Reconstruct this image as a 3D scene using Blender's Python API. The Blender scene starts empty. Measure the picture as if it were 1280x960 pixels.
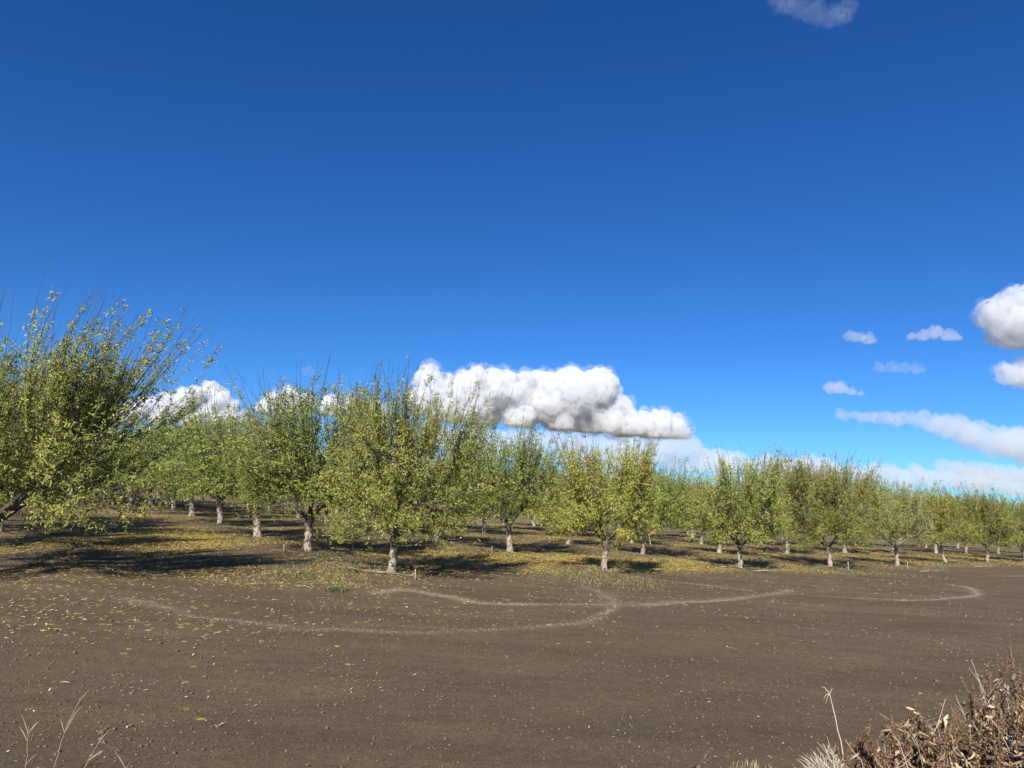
import bpy, bmesh, math, random
import numpy as np
from mathutils import Vector, Matrix, noise as mnoise

scene = bpy.context.scene
COL = scene.collection

# ------------------------------------------------------------------ camera
cam_data = bpy.data.cameras.new('camera')
cam_data.sensor_width = 36.0
cam_data.lens = 900.0 / 1280.0 * 36.0
cam_data.clip_start = 0.1
cam_data.clip_end = 30000.0
camera = bpy.data.objects.new('camera', cam_data)
COL.objects.link(camera)
PITCH = math.atan(146.0 / 900.0)
camera.matrix_world = (Matrix.Translation((0, 0, 2.0)) @ Matrix.Rotation(math.radians(90) + PITCH, 4, 'X')
                       @ Matrix.Rotation(0.021, 4, 'Z'))
scene.camera = camera

# ------------------------------------------------------------------ sky, sun, exposure
SUN_ELEV = math.radians(35)
sun_from = Vector((-math.sin(math.radians(14)) * math.cos(SUN_ELEV), -math.cos(math.radians(14)) * math.cos(SUN_ELEV), math.sin(SUN_ELEV)))
world = bpy.data.worlds.new('World')
scene.world = world
world.use_nodes = True
wn = world.node_tree
bg = wn.nodes['Background']
sky = wn.nodes.new('ShaderNodeTexSky')
sky.sky_type = 'NISHITA'
sky.sun_disc = False
sky.sun_elevation = SUN_ELEV
sky.sun_rotation = math.atan2(sun_from.x, sun_from.y)
sky.altitude = 240
sky.air_density = 0.8
sky.dust_density = 0.2
sky.ozone_density = 1.95
gam = wn.nodes.new('ShaderNodeHueSaturation')
gam.inputs['Saturation'].default_value = 1.236
wn.links.new(sky.outputs[0], gam.inputs['Color'])
wb = wn.nodes.new('ShaderNodeMix'); wb.data_type = 'RGBA'; wb.blend_type = 'MULTIPLY'
wb.inputs[0].default_value = 1.0
wb.inputs[7].default_value = (0.535, 1.0, 1.53, 1.0)      # the camera's cool rendering of a clear sky
wn.links.new(gam.outputs[0], wb.inputs[6])
wn.links.new(wb.outputs[2], bg.inputs['Color'])
bg.inputs['Strength'].default_value = 0.050

sun_data = bpy.data.lights.new('sun', 'SUN')
sun_data.energy = 5.0
sun_data.angle = math.radians(0.5)
sun_data.color = (1.0, 0.94, 0.84)
sun = bpy.data.objects.new('sun', sun_data)
sun.rotation_euler = sun_from.to_track_quat('Z', 'Y').to_euler()
sun.location = (0, -20, 40)
COL.objects.link(sun)

vs = scene.view_settings
vs.view_transform = 'Standard'
vs.look = 'None'
vs.gamma = 1.0
vs.exposure = 0.78
vs.use_curve_mapping = False
cy = scene.cycles
cy.max_bounces = 12
cy.diffuse_bounces = 4
cy.transmission_bounces = 6
cy.transparent_max_bounces = 8
cy.volume_bounces = 6
cy.use_adaptive_sampling = True

rng = np.random.default_rng(11)
random.seed(11)

# ------------------------------------------------------------------ helpers
def tag(o, label=None, cat=None, group=None, kind=None):
    if label: o['label'] = label
    if cat: o['category'] = cat
    if group: o['group'] = group
    if kind: o['kind'] = kind
    return o

def mesh_np(name, V, tris=None, quads=None, mat=None, smooth=False, attrs=None):
    """mesh from numpy arrays"""
    V = np.asarray(V, dtype=np.float32).reshape(-1, 3)
    me = bpy.data.meshes.new(name)
    nt = 0 if tris is None else len(tris)
    nq = 0 if quads is None else len(quads)
    me.vertices.add(len(V))
    me.vertices.foreach_set('co', V.ravel())
    loops = np.concatenate([np.asarray(a, dtype=np.int32).ravel() for a in (tris, quads) if a is not None and len(a)])
    me.loops.add(len(loops))
    me.loops.foreach_set('vertex_index', loops)
    me.polygons.add(nt + nq)
    starts = np.concatenate([np.arange(nt) * 3, nt * 3 + np.arange(nq) * 4]).astype(np.int32)
    me.polygons.foreach_set('loop_start', starts)
    if smooth:
        me.polygons.foreach_set('use_smooth', np.ones(nt + nq, dtype=bool))
    me.update(calc_edges=True)
    if attrs:
        for k, a in attrs.items():
            at = me.attributes.new(k, 'FLOAT', 'POINT')
            at.data.foreach_set('value', np.asarray(a, dtype=np.float32))
    if mat: me.materials.append(mat)
    return me

def link(name, me, parent=None, loc=None):
    o = bpy.data.objects.new(name, me)
    COL.objects.link(o)
    if parent: o.parent = parent
    if loc is not None: o.location = loc
    return o

def empty(name, loc, rz=0.0, sc=1.0):
    o = bpy.data.objects.new(name, None)
    o.empty_display_size = 0.2
    COL.objects.link(o)
    o.location = loc
    o.rotation_euler = (0, 0, rz)
    o.scale = (sc, sc, sc) if not isinstance(sc, tuple) else sc
    return o

class Tubes:
    """collects tapered tubes into one mesh"""
    def __init__(self):
        self.V = []; self.Q = []; self.T = []; self.n = 0
    def tube(self, P, rad, k=5, wob=0.0, cap=False):
        P = np.asarray(P, float); n = len(P)
        rad = np.broadcast_to(np.asarray(rad, float), (n,))
        t = np.gradient(P, axis=0)
        t /= np.linalg.norm(t, axis=1, keepdims=True) + 1e-9
        ref = np.array([1.0, 0.13, 0.07]) if abs(t[0][0]) < 0.8 else np.array([0.1, 1.0, 0.05])
        a = np.cross(t, ref); a /= np.linalg.norm(a, axis=1, keepdims=True) + 1e-9
        b = np.cross(t, a)
        th = np.arange(k) * 2 * math.pi / k
        rr = rad[:, None] * (1 + (rng.uniform(-wob, wob, (n, k)) if wob else 0.0)) * np.ones((n, k))
        ring = P[:, None] + rr[..., None] * (np.cos(th)[None, :, None] * a[:, None] + np.sin(th)[None, :, None] * b[:, None])
        base = self.n
        self.V.append(ring.reshape(-1, 3)); self.n += n * k
        i = np.arange(n - 1)[:, None]; j = np.arange(k)[None, :]; j2 = (j + 1) % k
        q = np.stack([base + i * k + j, base + i * k + j2, base + (i + 1) * k + j2, base + (i + 1) * k + j], -1)
        self.Q.append(q.reshape(-1, 4))
        if cap:
            self.V.append(P[-1:]); c = self.n; self.n += 1
            l = base + (n - 1) * k
            self.T.append(np.array([[l + x, l + (x + 1) % k, c] for x in range(k)]))
    def build(self, name, mat, smooth=True):
        return mesh_np(name, np.concatenate(self.V), np.concatenate(self.T) if self.T else None, np.concatenate(self.Q), mat, smooth)

def norm(v):
    v = np.asarray(v, float)
    return v / (np.linalg.norm(v, axis=-1, keepdims=True) + 1e-9)

def curve(a, d0, b, n=6, sag=0.0):
    """quadratic path from a (leaving along d0) to b"""
    a = np.asarray(a, float); b = np.asarray(b, float)
    L = np.linalg.norm(b - a)
    c = a + norm(d0) * L * 0.5
    t = np.linspace(0, 1, n)[:, None]
    p = (1 - t) ** 2 * a + 2 * t * (1 - t) * c + t ** 2 * b
    p[:, 2] -= sag * (t[:, 0] ** 2) * L
    return p

# value noise on a lattice, vectorised
_tab = np.random.default_rng(5).random((256, 256))
def vnoise(x, y):
    xi = np.floor(x).astype(int); yi = np.floor(y).astype(int)
    fx = x - xi; fy = y - yi
    fx = fx * fx * (3 - 2 * fx); fy = fy * fy * (3 - 2 * fy)
    g = lambda i, j: _tab[i & 255, j & 255]
    return (g(xi, yi) * (1 - fx) + g(xi + 1, yi) * fx) * (1 - fy) + (g(xi, yi + 1) * (1 - fx) + g(xi + 1, yi + 1) * fx) * fy
def fbm(x, y, o=4):
    s = 0; a = 0.5; tot = 0
    for k in range(o):
        s = s + a * vnoise(x * 2 ** k + 17.3 * k, y * 2 ** k + 9.1 * k); tot += a; a *= 0.5
    return s / tot
def sstep(a, b, x):
    t = np.clip((x - a) / (b - a), 0, 1)
    return t * t * (3 - 2 * t)

# ------------------------------------------------------------------ material helpers
def new_mat(name):
    m = bpy.data.materials.new(name)
    m.use_nodes = True
    nt = m.node_tree
    return m, nt, nt.nodes['Principled BSDF']
def N(nt, t, **kw):
    n = nt.nodes.new(t)
    for k, v in kw.items():
        if k in n.inputs: n.inputs[k].default_value = v
        else: setattr(n, k, v)
    return n
def ramp(nt, stops, fac):
    r = nt.nodes.new('ShaderNodeValToRGB')
    e = r.color_ramp.elements
    while len(e) < len(stops): e.new(0.5)
    for i, (p, c) in enumerate(stops):
        e[i].position = p; e[i].color = (*c, 1)
    nt.links.new(fac, r.inputs[0])
    return r
def mixc(nt, fac, a, b):
    m = nt.nodes.new('ShaderNodeMix'); m.data_type = 'RGBA'
    for s, v in ((m.inputs[0], fac), (m.inputs[6], a), (m.inputs[7], b)):
        if hasattr(v, 'links'): nt.links.new(v, s)
        elif isinstance(v, tuple): s.default_value = (*v, 1)
        else: s.default_value = v
    return m.outputs[2]
def mathn(nt, op, a, b=None, clamp=False):
    m = nt.nodes.new('ShaderNodeMath'); m.operation = op; m.use_clamp = clamp
    for s, v in ((m.inputs[0], a), (m.inputs[1], b)):
        if v is None: continue
        if hasattr(v, 'links'): nt.links.new(v, s)
        else: s.default_value = v
    return m.outputs[0]

def leaf_material(name, stops, trans=0.32, rough=0.5, vary=0.04):
    m, nt, p = new_mat(name)
    at = N(nt, 'ShaderNodeAttribute'); at.attribute_name = 'tint'
    r = ramp(nt, stops, at.outputs['Fac'])
    oi = N(nt, 'ShaderNodeObjectInfo')
    hs = N(nt, 'ShaderNodeHueSaturation')
    nt.links.new(r.outputs[0], hs.inputs['Color'])
    h = mathn(nt, 'MULTIPLY', mathn(nt, 'SUBTRACT', oi.outputs['Random'], 0.5), vary)
    nt.links.new(mathn(nt, 'ADD', h, 0.5), hs.inputs['Hue'])
    v = mathn(nt, 'ADD', mathn(nt, 'MULTIPLY', oi.outputs['Random'], 0.25), 0.88)
    nt.links.new(v, hs.inputs['Value'])
    nt.links.new(hs.outputs[0], p.inputs['Base Color'])
    p.inputs['Roughness'].default_value = rough
    p.inputs['Specular IOR Level'].default_value = 0.35
    tr = N(nt, 'ShaderNodeBsdfTranslucent')
    nt.links.new(hs.outputs[0], tr.inputs['Color'])
    mx = N(nt, 'ShaderNodeMixShader'); mx.inputs[0].default_value = trans
    nt.links.new(p.outputs[0], mx.inputs[1]); nt.links.new(tr.outputs[0], mx.inputs[2])
    nt.links.new(mx.outputs[0], nt.nodes['Material Output'].inputs['Surface'])
    return m

def noisy_material(name, stops, scale=8.0, rough=0.85, bump=0.4, stretch=(1, 1, 1), bscale=None, bdist=0.02):
    m, nt, p = new_mat(name)
    tc = N(nt, 'ShaderNodeTexCoord')
    mp = N(nt, 'ShaderNodeMapping'); mp.inputs['Scale'].default_value = stretch
    nt.links.new(tc.outputs['Object'], mp.inputs[0])
    nz = N(nt, 'ShaderNodeTexNoise', Scale=scale, Detail=6.0, Roughness=0.65)
    nt.links.new(mp.outputs[0], nz.inputs['Vector'])
    r = ramp(nt, stops, nz.outputs['Fac'])
    nt.links.new(r.outputs[0], p.inputs['Base Color'])
    p.inputs['Roughness'].default_value = rough
    p.inputs['Specular IOR Level'].default_value = 0.2
    if bump:
        nb = N(nt, 'ShaderNodeTexNoise', Scale=bscale or scale * 2.5, Detail=5.0, Roughness=0.7)
        nt.links.new(mp.outputs[0], nb.inputs['Vector'])
        b = N(nt, 'ShaderNodeBump', Strength=bump, Distance=bdist)
        nt.links.new(nb.outputs['Fac'], b.inputs['Height'])
        nt.links.new(b.outputs[0], p.inputs['Normal'])
    return m

# ------------------------------------------------------------------ layout: where the orchard stands
U = np.array([5.5, 4.45])           # from one row to the next along the headland
Vv = np.array([-3.35, 5.0])         # from tree to tree along a row
FRONT = [(-10.2, 14.1), (-2.88, 18.42), (2.94, 22.69), (8.61, 27.46), (13.77, 31.58), (18.92, 35.9), (24.38, 41.16), (29.51, 45.4), (35.31, 50.4), (40.6, 54.9), (46.1, 59.3), (51.6, 63.8), (57.1, 68.3)]
OVER = {(1, 1): (-6.33, 23.23), (1, 2): (-9.58, 28.1), (1, 3): (-13.72, 34.96), (1, 4): (-18.0, 41.6), (1, 5): (-21.8, 47.6), (1, 6): (-25.4, 54.2),
        (2, 1): (0.07, 27.94), (2, 2): (-3.25, 32.92), (3, 1): (5.88, 32.35), (3, 2): (2.98, 36.94)}
NU = np.array([-Vv[0], -Vv[1]]) / np.linalg.norm(Vv)
P0 = np.array(FRONT[2])
UN = U / np.linalg.norm(U)
PERP = np.array([-UN[1], UN[0]])     # into the orchard

def depth_in(x, y):
    """distance behind the headland edge of the orchard (positive inside)"""
    return (x - P0[0]) * PERP[0] + (y - P0[1]) * PERP[1]
def along(x, y):
    return (x - P0[0]) * UN[0] + (y - P0[1]) * UN[1]
def row_dist(x, y):
    """distance to the nearest tree row line"""
    det = U[0] * Vv[1] - U[1] * Vv[0]
    a = ((x - P0[0]) * Vv[1] - (y - P0[1]) * Vv[0]) / det
    return np.abs(a - np.round(a)) * 7.0

ARCS = [
 [(-2.66, 15.07), (-2.28, 15.79), (-1.76, 15.65), (-1.22, 15.26), (-0.55, 14.85), (0.09, 14.9), (0.91, 15.15), (1.76, 15.53), (2.23, 15.86), (2.87, 16.15), (3.91, 16.87), (5.04, 17.67), (6.17, 18.79), (7.33, 20.0), (7.84, 20.79)],
 [(-6.27, 12.34), (-5.72, 12.03), (-4.8, 11.4), (-4.09, 11.15), (-3.37, 11.1), (-2.76, 11.05), (-2.16, 11.03), (-1.58, 11.1), (-1.12, 11.26), (-0.54, 11.6), (0.08, 12.04), (0.76, 12.6), (1.35, 13.15), (1.74, 14.03), (2.24, 15.63), (2.25, 17.34), (1.91, 18.59)],
 [(7.59, 20.13), (8.19, 19.75), (8.99, 19.65), (10.45, 20.01), (12.04, 20.9), (13.77, 22.24), (14.89, 23.54), (15.82, 25.51), (15.86, 26.48)],
 [(3.68, 21.73), (4.44, 21.1), (5.26, 20.75), (6.56, 19.96)],
 [(21.65, 33.37), (22.77, 33.7), (25.83, 35.92)],
 [(0.31, 21.99), (0.64, 21.24), (1.0, 21.01)],
]
ARC_W = [0.95, 0.55, 0.9, 0.6, 0.6, 0.5]
def resample(pts, step=0.12):
    P = np.array(pts, float)
    # Catmull-Rom through the points
    Q = np.vstack([2 * P[0] - P[1], P, 2 * P[-1] - P[-2]])
    out = []
    for i in range(1, len(Q) - 2):
        L = np.linalg.norm(Q[i + 1] - Q[i]); n = max(2, int(L / step))
        t = np.linspace(0, 1, n, endpoint=False)[:, None]
        a, b, c, d = Q[i - 1], Q[i], Q[i + 1], Q[i + 2]
        out.append(0.5 * ((2 * b) + (-a + c) * t + (2 * a - 5 * b + 4 * c - d) * t ** 2 + (-a + 3 * b - 3 * c + d) * t ** 3))
    out.append(P[-1:])
    return np.vstack(out)
ARC_PTS = [resample(a) for a in ARCS]

def ground_z(x, y):
    x = np.asarray(x, float); y = np.asarray(y, float)
    near = np.exp(-((x / 90) ** 2 + (y / 110) ** 2))
    z = -0.04 * x + near * (0.10 * (fbm(x * 0.18 + 40, y * 0.18 + 7, 3) - 0.5) + 0.035 * (fbm(x * 1.3, y * 1.3, 3) - 0.5))
    # low berm under each row inside the orchard
    din = depth_in(x, y)
    z = z + near * 0.09 * np.exp(-(row_dist(x, y) / 0.9) ** 2) * sstep(-1.6, 0.4, din)
    # wheel ruts that run along the headland
    for off, dep in ((-5.2, .034), (-6.9, .032), (-8.9, .028), (-10.6, .026), (-12.6, .022), (-14.3, .022), (-3.9, .016)):
        w = off + 0.35 * (fbm(along(x, y) * 0.11 + off, off * np.ones_like(x), 2) - 0.5)
        z = z - near * dep * np.exp(-((din - w) / 0.28) ** 2)
    return z
def gz(x, y): return float(ground_z(np.array([x]), np.array([y]))[0])

# ---- one ground sheet, fine where the camera looks, reaching the horizon
def spaced(lo, hi, core_lo, core_hi, step, growth=1.12):
    c = list(np.arange(core_lo, core_hi, step))
    v = core_hi; s = step
    while v < hi: c.append(v); s *= growth; v += s
    c.append(hi)
    v = core_lo; s = step; l = []
    while True:
        s *= growth; v -= s
        if v < lo: break
        l.append(v)
    return np.array([lo] + l[::-1] + c)
ys = [2.5]
while ys[-1] < 62: ys.append(ys[-1] + max(0.045, ys[-1] * 0.0075))
v = ys[-1]; s = 0.5
while v < 6000: ys.append(v + s); s *= 1.14; v = ys[-1]
ys = np.array([-600, -200, -80, -30, -10, -3, 0, 1.2] + ys)
xs = spaced(-6000, 6000, -17.0, 32.0, 0.11, 1.10)
GX, GY = np.meshgrid(xs, ys)
gx, gy = GX.ravel(), GY.ravel()
gzv = ground_z(gx, gy)
nx, ny = len(xs), len(ys)
ii, jj = np.meshgrid(np.arange(ny - 1), np.arange(nx - 1), indexing='ij')
q = np.stack([ii * nx + jj, ii * nx + jj + 1, (ii + 1) * nx + jj + 1, (ii + 1) * nx + jj], -1).reshape(-1, 4)

def litter_density(x, y):
    din = depth_in(x, y); al = along(x, y)
    inside = sstep(-3.0, 2.5, din + 3.0 * (fbm(x * 0.35, y * 0.35, 3) - 0.5))
    patch = 0.16 + 0.84 * sstep(0.38, 0.62, fbm(x * 0.5 + 5, y * 0.5 + 3, 4))
    lane = 0.55 + 0.45 * sstep(0.8, 2.0, row_dist(x, y))
    d = inside * patch * lane
    d = d * (1 - 0.62 * np.exp(-(((x + 8.0) / 3.6) ** 2 + ((y - 17.5) / 5.0) ** 2)))     # the lane on the left is swept bare
    mid = sstep(-1.5, 0.8, din) * sstep(9.0, 4.0, din) * sstep(-6.0, -1.0, al) * (0.45 + 0.55 * sstep(0.36, 0.56, fbm(x * 0.7 + 15, y * 0.7 + 8, 3)))
    d = np.maximum(d, 0.95 * mid)
    left = np.exp(-(((x + 7.5) / 3.0) ** 2 + ((y - 10.8) / 2.0) ** 2)) * 0.13
    strip = 0.07 * np.exp(-((din + 4.0) / 2.6) ** 2) * sstep(0.3, 0.6, fbm(x * 0.6, y * 0.6 + 30, 3))
    return np.clip(np.maximum(d, left + strip), 0, 1)
def pale_map(x, y):
    out = np.zeros_like(x)
    m = (y > 8) & (y < 40) & (x > -10) & (x < 28)
    idx = np.nonzero(m)[0]
    X = np.stack([x[idx], y[idx]], -1)
    acc = np.zeros(len(idx))
    for P, w in zip(ARC_PTS, ARC_W):
        lo, hi = P.min(0) - 1, P.max(0) + 1
        sel = np.nonzero((X[:, 0] > lo[0]) & (X[:, 0] < hi[0]) & (X[:, 1] > lo[1]) & (X[:, 1] < hi[1]))[0]
        if not len(sel): continue
        Z = X[sel]; best = np.full(len(sel), 9.0)
        for p in P[::2]:
            best = np.minimum(best, (Z[:, 0] - p[0]) ** 2 + (Z[:, 1] - p[1]) ** 2)
        acc[sel] = np.maximum(acc[sel], w * np.exp(-best / 0.026) * (0.30 + 1.9 * np.clip(fbm(Z[:, 0] * 0.9, Z[:, 1] * 0.9, 4) - 0.33, 0, 1)))
    out[idx] = acc
    return np.clip(out, 0, 1)
lit = litter_density(gx, gy)
pale = pale_map(gx, gy)

def soil_material():
    m, nt, p = new_mat('soil')
    tc = N(nt, 'ShaderNodeTexCoord')
    big = N(nt, 'ShaderNodeTexNoise', Scale=0.35, Detail=5.0, Roughness=0.6)
    mid = N(nt, 'ShaderNodeTexNoise', Scale=7.0, Detail=10.0, Roughness=0.78)
    fine = N(nt, 'ShaderNodeTexNoise', Scale=46.0, Detail=8.0, Roughness=0.75)
    mp = N(nt, 'ShaderNodeMapping'); mp.inputs['Rotation'].default_value = (0, 0, -math.atan2(U[1], U[0])); mp.inputs['Scale'].default_value = (0.12, 1.6, 1)
    nt.links.new(tc.outputs['Object'], mp.inputs[0])
    streak = N(nt, 'ShaderNodeTexNoise', Scale=1.0, Detail=6.0, Roughness=0.65)
    nt.links.new(mp.outputs[0], streak.inputs['Vector'])
    for n in (big, mid, fine): nt.links.new(tc.outputs['Object'], n.inputs['Vector'])
    c1 = ramp(nt, [(0.25, (0.089, 0.064, 0.040)), (0.55, (0.124, 0.092, 0.058)), (0.8, (0.164, 0.126, 0.084))], mid.outputs['Fac']).outputs[0]
    c2 = ramp(nt, [(0.3, (0.90, 0.89, 0.88)), (0.7, (1.10, 1.09, 1.07))], big.outputs['Fac']).outputs[0]
    mul = N(nt, 'ShaderNodeMix'); mul.data_type = 'RGBA'; mul.blend_type = 'MULTIPLY'; mul.inputs[0].default_value = 1.0
    nt.links.new(c1, mul.inputs[6]); nt.links.new(c2, mul.inputs[7])
    c3 = ramp(nt, [(0.35, (0.86, 0.86, 0.86)), (0.7, (1.16, 1.15, 1.13))], streak.outputs['Fac']).outputs[0]
    mul2 = N(nt, 'ShaderNodeMix'); mul2.data_type = 'RGBA'; mul2.blend_type = 'MULTIPLY'; mul2.inputs[0].default_value = 1.0
    nt.links.new(mul.outputs[2], mul2.inputs[6]); nt.links.new(c3, mul2.inputs[7])
    c4 = ramp(nt, [(0.30, (0.50, 0.48, 0.46)), (0.5, (1, 1, 1)), (0.72, (1.65, 1.62, 1.58))], fine.outputs['Fac']).outputs[0]
    mul3 = N(nt, 'ShaderNodeMix'); mul3.data_type = 'RGBA'; mul3.blend_type = 'MULTIPLY'; mul3.inputs[0].default_value = 1.0
    nt.links.new(mul2.outputs[2], mul3.inputs[6]); nt.links.new(c4, mul3.inputs[7])
    col = mul3.outputs[2]
    # trodden leaf litter
    la = N(nt, 'ShaderNodeAttribute'); la.attribute_name = 'litter'
    vor = N(nt, 'ShaderNodeTexVoronoi', Scale=13.0); vor.feature = 'F1'
    nt.links.new(tc.outputs['Object'], vor.inputs['Vector'])
    sep = N(nt, 'ShaderNodeSeparateColor'); nt.links.new(vor.outputs['Color'], sep.inputs[0])
    lc = ramp(nt, [(0.0, (0.135, 0.104, 0.045)), (0.35, (0.252, 0.194, 0.063)), (0.7, (0.414, 0.324, 0.081)), (1.0, (0.342, 0.306, 0.126))], sep.outputs[1]).outputs[0]
    thr = mathn(nt, 'LESS_THAN', sep.outputs[0], mathn(nt, 'MULTIPLY', la.outputs['Fac'], 0.84))
    near = mathn(nt, 'LESS_THAN', vor.outputs['Distance'], 0.52)
    col = mixc(nt, mathn(nt, 'MULTIPLY', thr, near), col, lc)
    # pale chaff swept into lines
    pa = N(nt, 'ShaderNodeAttribute'); pa.attribute_name = 'pale'
    pf = mathn(nt, 'MULTIPLY', pa.outputs['Fac'], mathn(nt, 'ADD', mathn(nt, 'MULTIPLY', fine.outputs['Fac'], 1.6), -0.25), clamp=True)
    col = mixc(nt, mathn(nt, 'MULTIPLY', pf, 0.95), col, (0.42, 0.34, 0.235))
    nt.links.new(col, p.inputs['Base Color'])
    p.inputs['Roughness'].default_value = 0.95
    p.inputs['Specular IOR Level'].default_value = 0.12
    b1 = N(nt, 'ShaderNodeBump', Strength=0.8, Distance=0.03)
    nt.links.new(mid.outputs['Fac'], b1.inputs['Height'])
    b2 = N(nt, 'ShaderNodeBump', Strength=0.9, Distance=0.014)
    nt.links.new(fine.outputs['Fac'], b2.inputs['Height']); nt.links.new(b1.outputs[0], b2.inputs['Normal'])
    nt.links.new(b2.outputs[0], p.inputs['Normal'])
    return m
SOIL = soil_material()
ground = link('ground', mesh_np('ground', np.stack([gx, gy, gzv], -1), None, q, SOIL, True, {'litter': lit, 'pale': pale}))
tag(ground, kind='structure')

# ------------------------------------------------------------------ leaf-like flakes lying on the ground
def flakes(name, X, Y, Lm, Wm, tint, mat, lift=0.006, tilt=0.25, curl=0.25):
    n = len(X)
    Z = ground_z(X, Y) + lift
    a = rng.uniform(0, 2 * math.pi, n)
    d = np.stack([np.cos(a), np.sin(a), rng.normal(0, tilt, n)], -1); d = norm(d)
    s = np.stack([-np.sin(a), np.cos(a), rng.normal(0, tilt, n)], -1); s = norm(s)
    up = norm(np.cross(d, s))
    c = np.stack([X, Y, Z], -1)
    L = Lm[:, None]; W = Wm[:, None]; cu = (curl * W * rng.uniform(0.2, 1.4, (n, 1)))
    low = np.abs(d[:, 2:3]) * L * 0.5 + np.abs(s[:, 2:3]) * W * 0.5
    c = c + np.array([0, 0, 1.0]) * low * 0.8
    V = np.stack([c - d * L * .5, c + s * W * .5 + up * cu, c + d * L * .5, c - s * W * .5 + up * cu], 1)
    b = np.arange(n)[:, None] * 4
    T = np.concatenate([b + np.array([[0, 2, 1]]), b + np.array([[0, 3, 2]])])
    return mesh_np(name, V.reshape(-1, 3), T, None, mat, False, {'tint': np.repeat(tint, 4)})

LITTER = leaf_material('fallen_leaf', [(0.0, (0.126, 0.077, 0.032)), (0.3, (0.324, 0.225, 0.063)), (0.65, (0.522, 0.396, 0.090)), (0.88, (0.558, 0.468, 0.162)), (1.0, (0.54, 0.45, 0.26))], 0.12, 0.6, 0.0)
CHAFF = leaf_material('chaff', [(0.0, (0.20, 0.15, 0.11)), (0.5, (0.38, 0.31, 0.24)), (1.0, (0.60, 0.54, 0.46))], 0.05, 0.8, 0.0)

# scatter the fallen leaves by rejection against the density map
def scatter(n, xr, yr, dens, power=1.0):
    X = []; Y = []; tot = 0
    while tot < n:
        x = rng.uniform(*xr, n * 2); y = rng.uniform(*yr, n * 2)
        k = rng.random(n * 2) < dens(x, y) ** power
        # keep what the headland camera side can resolve
        X.append(x[k]); Y.append(y[k]); tot += k.sum()
    return np.concatenate(X)[:n], np.concatenate(Y)[:n]
A = scatter(62000, (-14, 16), (8.5, 30), litter_density, 1.5)
B = scatter(38000, (-24, 38), (26, 62), litter_density, 1.5)
FX = np.concatenate([A[0], B[0]]); FY = np.concatenate([A[1], B[1]])
n = len(FX)
far = np.clip(FY / 30, 0.9, 1.7)
fl = link('fallen_leaves', flakes('fallen_leaves', FX, FY, rng.uniform(.045, .085, n) * far, rng.uniform(.018, .03, n) * far,
                                  np.where(depth_in(FX, FY) < -1.5, np.clip(rng.normal(0.985, 0.04, n), 0, 1), np.clip(rng.normal(0.6, 0.22, n), 0, 1)), LITTER))
tag(fl, 'yellow fallen leaves lying under the trees and along the orchard edge', 'fallen leaves', kind='stuff')

# pale chaff: dense along the swept arcs, sparse everywhere on the bare headland
cx, cyy = [], []
for P, w in zip(ARC_PTS, ARC_W):
    k = int(len(P) * 70 * w)
    i = rng.integers(0, len(P), k)
    keep = fbm(P[i, 0] * 1.1 + 3, P[i, 1] * 1.1, 3) + rng.uniform(-0.25, 0.25, k) > 0.40
    i = i[keep]
    sp = rng.normal(0, 1, (len(i), 2)) * (0.05 + 0.16 * rng.random((len(i), 1)) ** 3)
    cx.append(P[i, 0] + sp[:, 0]); cyy.append(P[i, 1] + sp[:, 1])
CX = np.concatenate(cx); CY = np.concatenate(cyy); n = len(CX)
ch = link('chaff', flakes('chaff', CX, CY, rng.uniform(.008, .034, n), rng.uniform(.006, .013, n), np.clip(rng.normal(0.5, 0.2, n), 0, 1), CHAFF, 0.003, 0.2))
tag(ch, 'pale dry chaff swept into curving lines across the bare soil', 'chaff', kind='stuff')
def bare(x, y):
    d = depth_in(x, y)
    return (0.06 + 0.5 * sstep(0.42, 0.7, fbm(x * 0.7, y * 0.7, 4))) * sstep(2.0, -1.0, d)
DX, DY = scatter(19000, (-9, 22), (4.6, 24), bare)
n = len(DX)
cr = link('plant_crumbs', flakes('plant_crumbs', DX, DY, rng.gamma(1.8, .010, n) + .006, rng.uniform(.006, .016, n), np.clip(rng.normal(0.36, 0.24, n), 0, 1), CHAFF, 0.005, 0.35))
tag(cr, 'small pale crumbs of dry plant strewn over the brown soil', 'plant debris', kind='stuff')

# soil clods
def clods(nm, n, xr, yr, mat):
    X = rng.uniform(*xr, n); Y = rng.uniform(*yr, n)
    R_ = rng.gamma(1.4, 0.0036, n) + 0.0035
    base = np.array([[1, 0, 0], [-1, 0, 0], [0, 1, 0], [0, -1, 0], [0, 0, 1], [0, 0, -0.5]], float)
    f = np.array([[0, 2, 4], [2, 1, 4], [1, 3, 4], [3, 0, 4], [2, 0, 5], [1, 2, 5], [3, 1, 5], [0, 3, 5]])
    V = base[None] * (R_[:, None, None] * rng.uniform(0.6, 1.3, (n, 6, 1)))
    V[:, :, 2] *= 0.7
    a = rng.uniform(0, 6.28, n); c, s_ = np.cos(a)[:, None], np.sin(a)[:, None]
    x = V[:, :, 0] * c - V[:, :, 1] * s_; y = V[:, :, 0] * s_ + V[:, :, 1] * c
    V = np.stack([x + X[:, None], y + Y[:, None], V[:, :, 2] + ground_z(X, Y)[:, None] + R_[:, None] * 0.2], -1)
    T = (np.arange(n)[:, None, None] * 6 + f[None]).reshape(-1, 3)
    return mesh_np(nm, V.reshape(-1, 3), T, None, mat, False)
CLOD = noisy_material('clod', [(0.3, (0.101, 0.069, 0.045)), (0.7, (0.160, 0.113, 0.077))], 20, 0.95, 0.3)
cl = link('soil_clods', clods('soil_clods', 26000, (-7, 9.5), (4.8, 14), CLOD))
tag(cl, 'small crumbly brown soil clods on the bare headland', 'soil clods', kind='stuff')

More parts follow.
